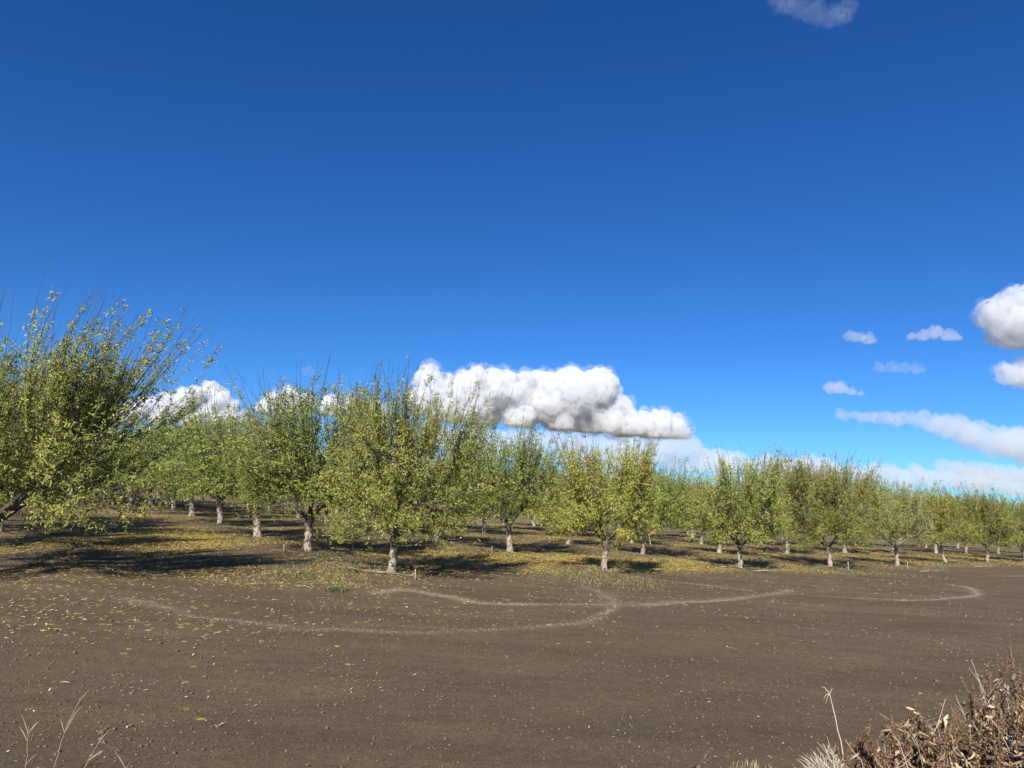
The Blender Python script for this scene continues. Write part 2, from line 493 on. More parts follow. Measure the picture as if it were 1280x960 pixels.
# ------------------------------------------------------------------ almond trees
BARK = noisy_material('bark', [(0.3, (0.045, 0.036, 0.030)), (0.55, (0.10, 0.083, 0.068)), (0.75, (0.17, 0.145, 0.12))], 9, 0.9, 0.8, (1, 1, 0.35), 26, 0.02)
GREYTWIG = noisy_material('grey_bark', [(0.3, (0.10, 0.085, 0.07)), (0.7, (0.30, 0.26, 0.22))], 9, 0.85, 0.4)
def trunk_material():
    m, nt, p = new_mat('trunk_bark')
    tc = N(nt, 'ShaderNodeTexCoord')
    mp = N(nt, 'ShaderNodeMapping'); mp.inputs['Scale'].default_value = (1, 1, 0.3)
    nt.links.new(tc.outputs['Object'], mp.inputs[0])
    nz = N(nt, 'ShaderNodeTexNoise', Scale=14.0, Detail=7.0, Roughness=0.7)
    nt.links.new(mp.outputs[0], nz.inputs['Vector'])
    shaded_bark = ramp(nt, [(0.3, (0.05, 0.04, 0.033)), (0.7, (0.15, 0.125, 0.105))], nz.outputs['Fac']).outputs[0]
    white = ramp(nt, [(0.3, (0.14, 0.11, 0.088)), (0.5, (0.30, 0.245, 0.195)), (0.72, (0.46, 0.40, 0.335))], nz.outputs['Fac']).outputs[0]
    sx = N(nt, 'ShaderNodeSeparateXYZ'); nt.links.new(tc.outputs['Object'], sx.inputs[0])
    nb = N(nt, 'ShaderNodeTexNoise', Scale=6.0, Detail=3.0)
    nt.links.new(tc.outputs['Object'], nb.inputs['Vector'])
    zz = mathn(nt, 'ADD', sx.outputs[2], mathn(nt, 'MULTIPLY', nb.outputs['Fac'], 0.35))
    mr = N(nt, 'ShaderNodeMapRange'); mr.inputs[1].default_value = 0.62; mr.inputs[2].default_value = 0.82
    nt.links.new(zz, mr.inputs[0])
    nt.links.new(mixc(nt, mr.outputs[0], white, shaded_bark), p.inputs['Base Color'])  # faded pale paint low down; bark above coloured darker for the crown's shade
    p.inputs['Roughness'].default_value = 0.9; p.inputs['Specular IOR Level'].default_value = 0.15
    b = N(nt, 'ShaderNodeBump', Strength=0.9, Distance=0.02)
    nt.links.new(nz.outputs['Fac'], b.inputs['Height']); nt.links.new(b.outputs[0], p.inputs['Normal'])
    return m
TRUNK = trunk_material()
LEAF = {
 'olive': leaf_material('leaf_olive', [(0.0, (0.094, 0.113, 0.022)), (0.35, (0.215, 0.242, 0.046)), (0.68, (0.363, 0.367, 0.085)), (0.9, (0.528, 0.483, 0.150)), (1.0, (0.506, 0.399, 0.140))], 0.36, 0.5, 0.014),
 'green': leaf_material('leaf_green', [(0.0, (0.077, 0.110, 0.022)), (0.4, (0.193, 0.236, 0.046)), (0.72, (0.319, 0.357, 0.082)), (0.93, (0.473, 0.462, 0.140)), (1.0, (0.484, 0.399, 0.120))], 0.36, 0.5, 0.014),
 'yellow': leaf_material('leaf_yellow', [(0.0, (0.105, 0.116, 0.020)), (0.3, (0.226, 0.236, 0.042)), (0.65, (0.385, 0.362, 0.075)), (0.9, (0.539, 0.462, 0.120)), (1.0, (0.506, 0.347, 0.100))], 0.36, 0.5, 0.012),
}

def make_tree(seed, H=4.4, R=2.0, lean=(0.0, 0.0), nlimb=5, shoots=283, per_shoot=63, whips=44, whip_len=1.0, leaf='olive', low=0.95, crown_shift=(0, 0), trunk_h=0.85, trunk_r=0.088, leaf_size=1.0, bare_top=0.62, bare_low=0.0):
    """returns a dict of meshes: trunk, list of limbs, crown"""
    r = np.random.default_rng(seed)
    global rng
    keep_rng = rng; rng = r
    lean = np.array([lean[0], lean[1], 0.0])
    # trunk
    top = np.array([0, 0, trunk_h]) + lean * trunk_h
    zt = np.linspace(0, 1, 9)[:, None]
    P = zt * top + 0.02 * r.normal(0, 1, (9, 3)) * np.array([1, 1, 0]) * np.minimum(zt * 3, 1)
    P[0, 2] = -0.12
    rad = trunk_r * (1 + 0.55 * np.exp(-zt[:, 0] * 9) + 0.22 * sstep(0.75, 1.0, zt[:, 0]))
    tb = Tubes(); tb.tube(P, rad, 12, 0.07, True)
    trunk_me = tb.build('trunk', TRUNK)
    Hc = H - 0.78                                # top of the leafy part
    cs = np.array([crown_shift[0], crown_shift[1], 0.0])
    lob = r.uniform(0, 6.28, 4); la = r.uniform(0.06, 0.15, 4)
    def env(z, az):
        t = np.clip((z - low) / (Hc - low), 0, 1)
        prof = np.interp(t, [0, .08, .22, .42, .62, .8, .93, 1.0], [.62, .82, .96, 1.0, .96, .82, .62, .40])
        w = 1 + sum(la[k] * np.cos((k + 2) * az + lob[k]) for k in range(4))
        return R * prof * w
    # scaffold limbs
    limbs = []
    az0 = r.uniform(0, 6.28)
    for k in range(nlimb):
        az = az0 + k * 2 * math.pi / nlimb + r.uniform(-.3, .3)
        ze = low + (Hc - low) * r.uniform(0.32, 0.60)
        rr = env(ze, az) * r.uniform(0.35, 0.62)
        e = np.array([math.cos(az) * rr, math.sin(az) * rr, ze]) + lean * ze + cs * 0.8
        s = P[-1] + np.array([0, 0, r.uniform(-0.10, 0.0)])
        d0 = norm(np.array([math.cos(az), math.sin(az), 0.75]) + lean)
        C = curve(s, d0, e, 12) + r.normal(0, 0.022, (12, 3)) * np.linspace(0, 1, 12)[:, None]
        limbs.append(C)
    LP = np.concatenate(limbs); LD = np.concatenate([np.gradient(c, axis=0) for c in limbs])
    LI = np.repeat(np.arange(nlimb), 12); LT = np.tile(np.linspace(0, 1, 12), nlimb)
    tubes = [Tubes() for _ in range(nlimb)]
    for k, C in enumerate(limbs):
        tubes[k].tube(C, np.linspace(trunk_r * 0.6, 0.014, 12), 8, 0.06)
    def sample(nn, rmin, rmax, tlo=0.0, thi=1.0):
        t = r.uniform(tlo, thi, nn); z = low + t * (Hc - low)
        az = r.uniform(0, 6.28, nn)
        rr = env(z, az) * (rmin + (rmax - rmin) * np.sqrt(r.random(nn)))
        z = z + 0.85 * np.clip(1 - rr / env(z, az) * 1.25, 0, 1) * (1 - t)      # the underside arches up towards the trunk
        p = np.stack([np.cos(az) * rr, np.sin(az) * rr, z], -1)
        return p + lean * z[:, None] + cs * np.minimum(1, (z[:, None] - low) / 0.8)
    # secondaries
    SP = [LP[LT > 0.3]]; SD = [LD[LT > 0.3]]; SI = [LI[LT > 0.3]]
    for tgt in sample(13 * nlimb, 0.15, 0.80, 0.0, 0.80):
        dd = np.linalg.norm(LP - tgt, axis=1) + 0.7 * np.maximum(0, LP[:, 2] - tgt[2]) + 0.5 * (LT < 0.12)
        i = int(np.argmin(dd))
        d0 = norm(norm(LD[i]) * 0.5 + norm(tgt - LP[i]))
        C = curve(LP[i], d0, tgt, 8) + r.normal(0, 0.015, (8, 3)) * np.linspace(0, 1, 8)[:, None]
        tubes[LI[i]].tube(C, np.linspace(0.022, 0.007, 8), 5)
        SP.append(C[2:]); SD.append(np.gradient(C, axis=0)[2:]); SI.append(np.full(6, LI[i]))
    SP = np.concatenate(SP); SD = np.concatenate(SD); SI = np.concatenate(SI)
    node_p, node_d, node_s, node_tint = [], [], [], []
    # leafy shoots: long, fanning up and out of the framework
    T = np.concatenate([sample(int(shoots * .62), 0.35, 1.0), sample(shoots - int(shoots * .62), 0.0, 0.75, 0.12)])
    ctr = np.array([0, 0, low - 0.1]) + cs * 0.5 + lean * low
    gaps = r.normal(0, 1, (7, 3)) * np.array([R * .7, R * .7, .8]) + np.array([0, 0, low + 0.55 * (Hc - low)]) + cs      # hollows left by pruning
    gr = r.uniform(0.3, 0.55, 7)
    for tgt in T:
        tz = (tgt[2] - low) / (Hc - low)
        f0 = r.uniform(0.42, 0.72)
        mid = ctr + (tgt - ctr) * f0 + np.array([0, 0, 0.18 * (1 - tz)])
        i = int(np.argmin(np.linalg.norm(SP - mid, axis=1)))
        s = SP[i]
        out = norm(tgt - ctr)
        e = tgt + norm(out * np.array([1, 1, .6]) + np.array([0, 0, 0.9 * tz + 0.05]) + r.normal(0, 0.22, 3)) * r.uniform(0.05, 0.30)
        C = curve(s, norm(SD[i]) * 0.3 + out * 0.7 + r.normal(0, .18, 3), e, 7, 0.22 * max(0, 0.42 - tz) * r.random())
        C[1:-1] += r.normal(0, 0.012, (5, 3))
        tubes[SI[i]].tube(C, np.linspace(0.008, 0.0034, 7), 3)
        ln = np.linalg.norm(e - s)
        k = max(5, int(per_shoot * r.uniform(0.4, 1.4) * (0.55 + 0.6 * ln) * (1.12 - 0.42 * max(0, tz))))
        if tz < bare_low: k = 2
        if (np.linalg.norm(gaps - tgt, axis=1) < gr).any(): k = max(2, k // 6)
        t = np.repeat(0.12 + 0.88 * r.random(k // 5 + 1) ** 0.85, 5)[:k]
        f = np.clip(t, 0, 0.999) * 6; a = f.astype(int); w = (f - a)[:, None]
        node_p.append(C[a] * (1 - w) + C[a + 1] * w)
        node_d.append(norm(C[a + 1] - C[a]))
        node_s.append(np.full(k, 0.105 - 0.05 * min(1, max(0, tz))))
        node_tint.append(np.full(k, r.normal(0.44, 0.12) + 0.08 * tz))
    # upright whips above the crown
    topz = low + 0.50 * (Hc - low)
    cand = np.nonzero(SP[:, 2] > topz)[0]
    if len(cand) < 20: cand = np.argsort(SP[:, 2])[-40:]
    for _ in range(whips):
        i = int(r.choice(cand)); s = SP[i]
        hr = (s - ctr) * np.array([1, 1, 0]); hl = np.linalg.norm(hr); hr = norm(hr) * min(1, hl / R)
        d = norm(np.array([0, 0, 1.0]) + hr * r.uniform(0.35, 0.95) + r.normal(0, 0.13, 3))
        # long enough to stand clear of the leafy dome
        hz = np.hypot(s[0] - cs[0] - lean[0] * s[2], s[1] - cs[1] - lean[1] * s[2]) / R
        L = max(0.35, (Hc - 0.28 * hz * hz * Hc * 0.6 - s[2])) / max(d[2], .5) + 0.12 + whip_len * r.uniform(-0.1, 0.72) * (1.3 if r.random() < .12 else 1)
        L = max(L, 0.4)
        C = curve(s, norm(SD[i]) * .25 + d, s + d * L, 8) + r.normal(0, 0.010, (8, 3))
        tubes[SI[i]].tube(C, np.linspace(0.0085, 0.0030, 8), 3)
        k = 0 if r.random() < 0.16 else int(per_shoot * r.uniform(0.5, 1.15) * L)
        t = np.repeat(r.random(k // 5 + 1) ** 1.15 * 0.97, 5)[:k] * (1.0 if r.random() > bare_top else 0.72)
        if k == 0: continue
        f = np.clip(t, 0, 0.999) * 7; a = f.astype(int); w = (f - a)[:, None]
        node_p.append(C[a] * (1 - w) + C[a + 1] * w); node_d.append(norm(C[a + 1] - C[a])); node_s.append(np.full(k, 0.034))
        node_tint.append(np.full(k, r.normal(0.47, 0.13)))
    p = np.concatenate(node_p); d = np.concatenate(node_d); sp = np.concatenate(node_s); tn = np.concatenate(node_tint)
    n = len(p)
    spur = r.normal(0, 1, (n // 5 + 1, 3))
    which = np.arange(n) // 5                          # five leaves to a spur
    first = np.minimum(which * 5, n - 1)
    same = np.linalg.norm(p - p[first], axis=1) < 0.6
    pm = np.where(same[:, None], p[first], p)
    p = pm + spur[which] * sp[:, None] * 0.9 + r.normal(0, 0.018, (n, 3))
    rd = norm(r.normal(0, 1, (n, 3)))
    ld = norm(d * 0.55 + rd * 0.9 + np.array([0, 0, -0.22]))
    nn = norm(np.cross(ld, norm(r.normal(0, 1, (n, 3)))) + 0.0)
    nn = nn * np.sign(nn @ np.array(sun_from) + 1e-6)[:, None]
    nn = norm(nn + np.array(sun_from) * 0.55 + np.array([0, 0, 0.15]))     # leaves turn to the light
    sd = norm(np.cross(ld, nn)); nn = np.cross(sd, ld)
    L = (r.uniform(0.046, 0.094, n) * leaf_size)[:, None]; W = L * r.uniform(0.27, 0.38, (n, 1))
    V = np.stack([p, p + ld * L * .45 + sd * W * .5 + nn * W * .18, p + ld * L - nn * L * 0.12, p + ld * L * .45 - sd * W * .5 + nn * W * .18], 1)
    b = np.arange(n)[:, None] * 4
    TR = np.concatenate([b + np.array([[0, 2, 1]]), b + np.array([[0, 3, 2]])])
    tint = np.clip(tn + r.normal(0, 0.17, n), 0, 1)
    crown = mesh_np('crown', V.reshape(-1, 3), TR, None, LEAF[leaf], False, {'tint': np.repeat(tint, 4)})
    lm = [t.build('limb', GREYTWIG if bare_low else BARK) for t in tubes]
    rng = keep_rng
    return {'trunk': trunk_me, 'limbs': lm, 'crown': crown}

def place_tree(proto, x, y, rz, sc, label, group):
    o = empty('almond_tree', (x, y, gz(x, y)), rz, sc)
    link('trunk', proto['trunk'], o)
    for lm in proto['limbs']: link('limb', lm, o)
    c = link('crown', proto['crown'], o); c['kind'] = 'stuff'
    tag(o, label, 'tree', group)
    return o

GROUP = 'almond trees of the orchard'
# trees of the headland edge, each grown on its own
EDGE = [
 dict(seed=101, H=5.05, R=2.85, lean=(0.19, 0.05), nlimb=6, shoots=591, per_shoot=74, whips=243, whip_len=1.90, leaf='olive', low=0.77, crown_shift=(0.15, 0), trunk_h=0.9, trunk_r=0.103, bare_top=0.7),
 dict(seed=102, H=4.95, R=2.39, lean=(0.0, 0.0), nlimb=5, shoots=491, per_shoot=69, whips=150, whip_len=1.38, leaf='olive', low=0.67, crown_shift=(0.3, 0), trunk_h=0.85, trunk_r=0.091),
 dict(seed=103, H=4.42, R=2.11, lean=(0.06, 0.0), nlimb=5, shoots=400, per_shoot=69, whips=114, whip_len=1.02, leaf='yellow', low=0.77, trunk_h=0.9, trunk_r=0.087),
 dict(seed=104, H=4.62, R=2.28, lean=(0.02, 0.0), nlimb=6, shoots=413, per_shoot=63, whips=114, whip_len=1.08, leaf='olive', low=0.67, trunk_h=0.85, trunk_r=0.083),
 dict(seed=105, H=5.07, R=2.45, lean=(-0.04, 0.0), nlimb=5, shoots=452, per_shoot=66, whips=138, whip_len=1.20, leaf='olive', low=0.67, trunk_h=0.85, trunk_r=0.087),
 dict(seed=106, H=4.62, R=2.34, lean=(-0.02, 0.0), nlimb=6, shoots=400, per_shoot=57, whips=100, whip_len=1.08, leaf='olive', low=0.72, bare_low=0.24, trunk_h=0.9, trunk_r=0.083),
 dict(seed=107, H=4.52, R=2.28, lean=(-0.25, 0.0), nlimb=5, shoots=387, per_shoot=63, whips=92, whip_len=0.96, leaf='yellow', low=0.77, trunk_h=1.0, trunk_r=0.083),
 dict(seed=108, H=4.82, R=2.34, lean=(-0.03, 0.0), nlimb=5, shoots=387, per_shoot=60, whips=104, whip_len=1.08, leaf='olive', low=0.77, trunk_h=0.95, trunk_r=0.083),
]
INNER = [
 dict(seed=201, H=4.5, R=2.45, lean=(0.02, 0.0), nlimb=5, shoots=487, per_shoot=69, whips=94, whip_len=1.02, leaf='green', low=0.77, trunk_h=0.8),
 dict(seed=202, H=4.3, R=2.35, lean=(0.12, 0.0), nlimb=4, shoots=413, per_shoot=66, whips=114, whip_len=1.32, leaf='green', low=0.85, trunk_h=0.9, crown_shift=(.2, .1)),
 dict(seed=203, H=4.1, R=2.2, lean=(-0.07, 0.0), nlimb=5, shoots=399, per_shoot=63, whips=114, whip_len=1.14, leaf='yellow', low=0.8, trunk_h=0.9),
 dict(seed=204, H=4.6, R=2.3, lean=(0.16, 0.0), nlimb=6, shoots=413, per_shoot=63, whips=100, whip_len=1.08, leaf='olive', low=0.8, trunk_h=0.75),
 dict(seed=205, H=3.9, R=2.05, lean=(-0.12, 0.03), nlimb=4, shoots=325, per_shoot=60, whips=114, whip_len=1.44, leaf='olive', low=0.85, trunk_h=0.95, crown_shift=(-.2, 0)),
]
edge_protos = [make_tree(**k) for k in EDGE]
inner_protos = [make_tree(**k) for k in INNER]

EDGE_LABEL = [
 'large leaning almond tree at the left edge, its limbs reaching right over the lane',
 'tall spreading almond tree left of centre with a pale riser pipe at its foot',
 'shorter yellowing almond tree right of centre standing in a patch of dry grass',
 'almond tree with broken pale branches lying at the foot of its trunk',
 'tallest almond tree on the right half, with many upright bare whips',
 'almond tree with bare grey lower branches, next right of the tallest right-hand tree',
 'almond tree whose pale trunk leans left, with green weeds at its foot',
 'slim almond tree just right of the left-leaning trunk',
 'almond tree at the right edge of the picture, on the headland side',
]
ROW_NAME = ['the large leaning tree at the left edge', 'the tall spreading tree left of centre', 'the yellowing tree right of centre',
            'the tree with broken branches at its foot', 'the tallest tree on the right', 'the tree with bare grey lower branches',
            'the tree with the left-leaning trunk', 'the slim tree near the right edge', 'the tree at the right edge']
NTH = ['first', 'second', 'third', 'fourth', 'fifth']
ORD = ['', 'second', 'third', 'fourth', 'fifth', 'sixth', 'seventh', 'eighth', 'ninth', 'tenth', 'eleventh', 'twelfth', 'thirteenth', 'fourteenth']
SKIP = {(0, 4), (0, 5), (0, 6), (0, 7), (0, 8), (0, 9), (0, 10), (0, 11), (1, 11), (2, 11), (3, 5), (3, 6), (3, 8), (3, 9), (3, 10), (3, 11), (4, 5), (4, 6), (4, 7), (4, 8), (4, 9), (4, 10), (4, 11), (5, 6), (5, 7), (5, 8), (5, 9), (5, 10), (6, 4), (6, 5), (6, 7), (6, 8), (6, 9), (6, 10), (7, 3), (7, 5), (7, 6), (7, 7), (7, 9), (8, 3), (8, 4), (8, 5), (8, 6), (8, 7), (8, 8), (9, 3), (9, 4), (9, 5), (9, 7), (10, 0), (10, 3), (10, 4), (10, 5), (11, 3), (11, 4), (12, 1)}      # wholly hidden behind the others
lay = random.Random(3)
for i, (fx, fy) in enumerate(FRONT):
    for j in range(0, 12):
        e1, e2 = lay.uniform(.96, 1.04), lay.uniform(.92, 1.05)
        jx, jy, rz, sv, pk, mir = lay.uniform(-.25, .25), lay.uniform(-.25, .25), lay.uniform(-.7, .7), lay.uniform(.98, 1.20), lay.random(), lay.choice((-1, 1))
        if (i, j) in SKIP: continue
        x, y = OVER.get((i, j), (fx + j * Vv[0] + (jx if j else 0), fy + j * Vv[1] + (jy if j else 0)))
        if i == 0 and j == 0: pass
        elif abs(x / max(y, 1)) > 0.80: continue        # outside what the photograph can show
        if math.hypot(x, y) > 92: continue
        if i < 2 and j: sv = min(1.23 + .035 * j, 1.46) * e1   # the rows on the left are older and taller
        if j == 0 and i < len(edge_protos):
            place_tree(edge_protos[i], x, y, 0.0, 1.0, EDGE_LABEL[i], GROUP)
        else:
            if i == 1 or i == 0: pr = inner_protos[0 if pk < .55 else 1]
            elif i == 2: pr = inner_protos[2 if pk < .5 else 1]
            else: pr = (inner_protos + edge_protos[3:])[int(pk * (len(inner_protos) + len(edge_protos) - 3))]
            if j == 0: lb = EDGE_LABEL[i] if i < len(EDGE_LABEL) else f'headland tree of the {NTH[i - 9]} row beyond the tree at the right edge'
            elif i < len(ROW_NAME): lb = f'{ORD[j]} tree of the row headed by {ROW_NAME[i]}'
            else: lb = f'{ORD[j]} tree of the {NTH[i - 9]} row beyond the tree at the right edge'
            place_tree(pr, x, y, rz, (sv * mir * (1.13 if i < 2 else 1.06), sv * (1.13 if i < 2 else 1.06), sv * e2), lb, GROUP)

# ------------------------------------------------------------------ drip hoses along the rows, riser pipes, sticks
HOSE = noisy_material('dusty_hose', [(0.3, (0.12, 0.105, 0.09)), (0.7, (0.25, 0.22, 0.19))], 6, 0.7, 0.1)
PIPE = noisy_material('dusty_pipe', [(0.3, (0.26, 0.23, 0.20)), (0.7, (0.42, 0.39, 0.34))], 12, 0.6, 0.1)
STICK = noisy_material('dead_wood', [(0.3, (0.17, 0.135, 0.105)), (0.7, (0.33, 0.275, 0.225))], 9, 0.85, 0.3)
hoses = [
 ([(-18.6, 42.44), (-12.98, 33.5), (-9.3, 27.2), (-8.0, 24.9), (-6.69, 23.0), (-5.39, 20.9), (-4.13, 18.95), (-3.57, 18.55), (-3.2, 18.3), (-2.77, 17.98), (-2.3, 17.85), (-2.12, 17.5)], 'dusty drip hose running to the tall spreading tree left of centre'),
 ([(-3.3, 32.3), (-1.6, 29.3), (-0.5, 27.9), (0.1, 27.55), (0.9, 26.3), (1.72, 24.6), (2.34, 23.2), (2.84, 22.3), (3.5, 22.75)], 'dusty drip hose running to the yellowing tree right of centre'),
 ([(2.9, 36.4), (5.7, 31.9), (7.2, 29.4), (8.5, 27.05), (9.1, 26.4)], 'dusty drip hose running to the tree with broken branches'),
 ([(8.0, 40.2), (11.2, 35.2), (13.6, 31.2), (14.2, 30.4)], 'dusty drip hose running to the tallest right-hand tree'),
 ([(13.2, 44.2), (16.4, 39.6), (18.8, 35.5), (19.2, 34.9)], 'dusty drip hose running to the tree with grey lower branches'),
]
for pts, lb in hoses:
    P = resample(pts, 0.2)
    w = P + np.stack([fbm(np.arange(len(P)) * .13, np.full(len(P), pts[0][0]), 2) - .5, fbm(np.arange(len(P)) * .11, np.full(len(P), pts[0][1]), 2) - .5], -1) * 0.22
    Z = ground_z(w[:, 0], w[:, 1]) + 0.016
    t = Tubes(); t.tube(np.column_stack([w, Z]), 0.013, 6, 0, True)
    tag(link('drip_hose', t.build('drip_hose', HOSE)), lb, 'hose', 'drip hoses along the tree rows')
def riser(x, y, h, lean, lb):
    o = empty('irrigation_riser', (x, y, gz(x, y)))
    t = Tubes(); t.tube([(0, 0, -.05), (0, 0, h * .5), (lean, 0, h)], 0.012, 8, 0, True); link('pipe', t.build('pipe', PIPE), o)
    t = Tubes(); t.tube([(lean, 0, h - .04), (lean, 0, h + .01), (lean, 0, h + .018)], [0.018, .018, .012], 8, 0, True); link('cap', t.build('cap', PIPE), o)
    t = Tubes(); t.tube([(-.012, 0, .12), (-.05, 0, .13), (-.09, .01, .10)], [.011, .011, .009], 6, 0, True); link('outlet', t.build('outlet', PIPE), o)
    tag(o, lb, 'pipe', 'riser pipes beside the trees')
riser(-2.2, 17.6, .22, .0, 'pale riser pipe beside the tall spreading tree left of centre')
riser(3.55, 22.5, .2, -.05, 'pale riser pipe beside the yellowing tree right of centre')
riser(-0.62, 27.5, .2, .01, 'pale riser pipe left of the second tree behind the yellowing tree')
riser(13.95, 30.3, .34, .0, 'tall pale riser pipe beside the tallest right-hand tree')
riser(18.5, 34.2, .3, .0, 'pale riser pipe right of the tree with grey lower branches')
riser(-7.0, 23.0, .2, .0, 'pale riser pipe at the second tree back from the tall left tree')
def dead_branch(x, y, rz, L, k, lb):
    o = Tubes()
    P = np.array([(0, 0, .03), (L * .3, .05, .05), (L * .65, .02, .07), (L, .12, .14)])
    o.tube(P, [.02, .017, .012, .005], 6, .1, True)
    for i in range(k):
        a = P[1 + i % 2] + rng.normal(0, .02, 3); d = np.array([rng.uniform(.2, .5), rng.choice([-1, 1]) * rng.uniform(.2, .4), rng.uniform(.02, .28)]) * L * .7
        a[2] = max(a[2], .03)
        o.tube(curve(a, d, a + d, 5) + rng.normal(0, .01, (5, 3)), np.linspace(.010, .003, 5), 4)
    ob = link('dead_branch', o.build('dead_branch', STICK), None, (x, y, gz(x, y)))
    ob.rotation_euler = (0, 0, rz)
    tag(ob, lb, 'branch', 'dead branches on the ground')
dead_branch(8.75, 26.4, -.35, 1.1, 6, 'broken pale branch lying right of the trunk on the headland')
dead_branch(7.7, 27.0, .2, 1.0, 4, 'pale dead branch lying left of the trunk with broken branches')
dead_branch(18.2, 32.7, -.2, 1.1, 4, 'pale dead branch lying before the tree with grey lower branches')
dead_branch(-2.9, 17.95, 2.95, 1.0, 3, 'pale dead branch lying across the foot of the tall left tree')
dead_branch(24.6, 39.0, .1, 1.3, 3, 'pale dead branch lying before the left-leaning trunk')

# survey lath with an orange flag in the rows
o = empty('marker_stake', (7.75, 40.0, gz(7.75, 40.0)))
LATH = noisy_material('lath_wood', [(0.3, (0.42, 0.31, 0.14)), (0.7, (0.60, 0.47, 0.25))], 8, 0.8, 0.1)
FLAG = noisy_material('orange_tape', [(0.3, (0.62, 0.16, 0.03)), (0.7, (0.80, 0.26, 0.06))], 5, 0.5, 0.1)
t = Tubes(); t.tube([(0, 0, -.1), (-.1, 0, .45), (-.17, 0, .85)], 0.03, 4, 0, True); link('lath', t.build('lath', LATH), o)
gu, gv = np.meshgrid(np.linspace(0, 1, 9), np.linspace(0, 1, 5))
fv = np.stack([-.36 + .52 * gu.ravel(), .05 * np.sin(gu.ravel() * 9 + gv.ravel() * 3) - .035, .66 + .2 * gv.ravel() - .1 * np.abs(gu.ravel() - .45)], -1)
fq = [[r * 9 + c, r * 9 + c + 1, (r + 1) * 9 + c + 1, (r + 1) * 9 + c] for r in range(4) for c in range(8)]
fo = link('flag', mesh_np('flag', fv, None, np.array(fq), FLAG, True), o)
sm = fo.modifiers.new('thick', 'SOLIDIFY'); sm.thickness = 0.006
tag(o, 'leaning wooden lath with an orange flag among the rows right of centre', 'stake')

# ------------------------------------------------------------------ green weeds and dry grass on the headland
def blades(name, n, spread, h, w, mat, lean=0.5, flat=0.6, tint=(0.5, 0.25)):
    """tuft of bent blades, 3 segments each"""
    a = rng.uniform(0, 6.28, n); rr = spread * np.sqrt(rng.random(n))
    b = np.stack([np.cos(a) * rr, np.sin(a) * rr, np.zeros(n) - .01], -1)
    da = rng.uniform(0, 6.28, n)
    od = np.stack([np.cos(da), np.sin(da), np.zeros(n)], -1) * rng.uniform(.1, 1, (n, 1)) * lean
    H_ = (h * rng.uniform(.45, 1.1, n))[:, None]
    sd = np.stack([-np.sin(da + rng.uniform(-.7, .7, n)), np.cos(da), np.zeros(n)], -1)
    W = (w * rng.uniform(.6, 1.3, n))[:, None]
    up = np.array([0, 0, 1.0])
    p1 = b + (up * .55 + od * .25) * H_; p2 = b + (up * (1 - .35 * flat) + od) * H_
    V = np.stack([b - sd * W * .5, b + sd * W * .5, p1 + sd * W * .5, p1 - sd * W * .5, p2], 1)
    k = np.arange(n)[:, None] * 5
    Q = k + np.array([[0, 1, 2, 3]]); T = k + np.array([[3, 2, 4]])
    return mesh_np(name, V.reshape(-1, 3), T, Q, mat, False, {'tint': np.repeat(np.clip(rng.normal(tint[0], tint[1], n), 0, 1), 5)})
GREEN = leaf_material('weed_green', [(0, (0.045, 0.075, 0.022)), (.6, (0.095, 0.135, 0.042)), (1, (0.20, 0.21, 0.085))], .3, .5, .02)
STRAW = leaf_material('straw', [(0, (0.16, 0.13, 0.06)), (.5, (0.28, 0.23, 0.12)), (1, (0.46, 0.39, 0.24))], .2, .7, .01)
MIXG = leaf_material('faded_grass', [(0, (0.09, 0.11, 0.04)), (.5, (0.19, 0.19, 0.08)), (1, (0.36, 0.31, 0.16))], .25, .6, .02)
WG = 'green weeds on the orchard floor'
for (x, y, s, h, n, lb) in [
    (-3.42, 14.85, .22, .13, 130, 'small bright green weed on the headland, left of the swept chaff'),
    (-4.78, 16.7, .42, .12, 190, 'flat green weed patch at the end of the shaded lane'),
    (-5.5, 21.9, .5, .14, 190, 'green weeds at the foot of the second tree back left of centre'),
    (-3.8, 18.5, .4, .12, 150, 'green weeds along the hose left of the tall spreading tree'),
    (23.9, 40.5, .5, .22, 170, 'green weeds at the foot of the left-leaning trunk')]:
    o = empty('weed_clump', (x, y, gz(x, y)))
    link('foliage', blades('foliage', int(n * .6), s * 1.15, h, .018, GREEN, .9), o)['kind'] = 'stuff'
    tag(o, lb, 'weed', WG)
def grass_patch(name, cx_, cy_, rx, ry, n, h, w, mat, lb, tint=(.5, .25), dens=None):
    me = blades(name, n, 1.0, h, w, mat, .9, .8, tint)
    V = np.empty(len(me.vertices) * 3, np.float32); me.vertices.foreach_get('co', V); V = V.reshape(-1, 5, 3)
    c = V[:, :2].mean(1)[:, :2]
    nx_ = cx_ + c[:, 0] * rx * (0.6 + 0.8 * rng.random(len(c))); ny_ = cy_ + c[:, 1] * ry * (0.6 + 0.8 * rng.random(len(c)))
    V[:, :, 0] += (nx_ - c[:, 0])[:, None]; V[:, :, 1] += (ny_ - c[:, 1])[:, None]; V[:, :, 2] += ground_z(nx_, ny_)[:, None]
    me.vertices.foreach_set('co', V.ravel()); me.update()
    return tag(link(name, me), lb, 'grass', kind='stuff')
grass_patch('dry_grass', 2.7, 20.7, 1.5, 1.9, 2600, .10, .012, MIXG, 'patch of short faded grass before the yellowing tree right of centre')
grass_patch('dry_grass', 12.8, 29.8, 4.5, 1.2, 2200, .10, .014, MIXG, 'thin faded grass before the tallest right-hand tree')
grass_patch('dry_grass', -4.8, 19.5, 2.2, 2.2, 1600, .09, .012, MIXG, 'thin faded grass around the hose left of the tall spreading tree')

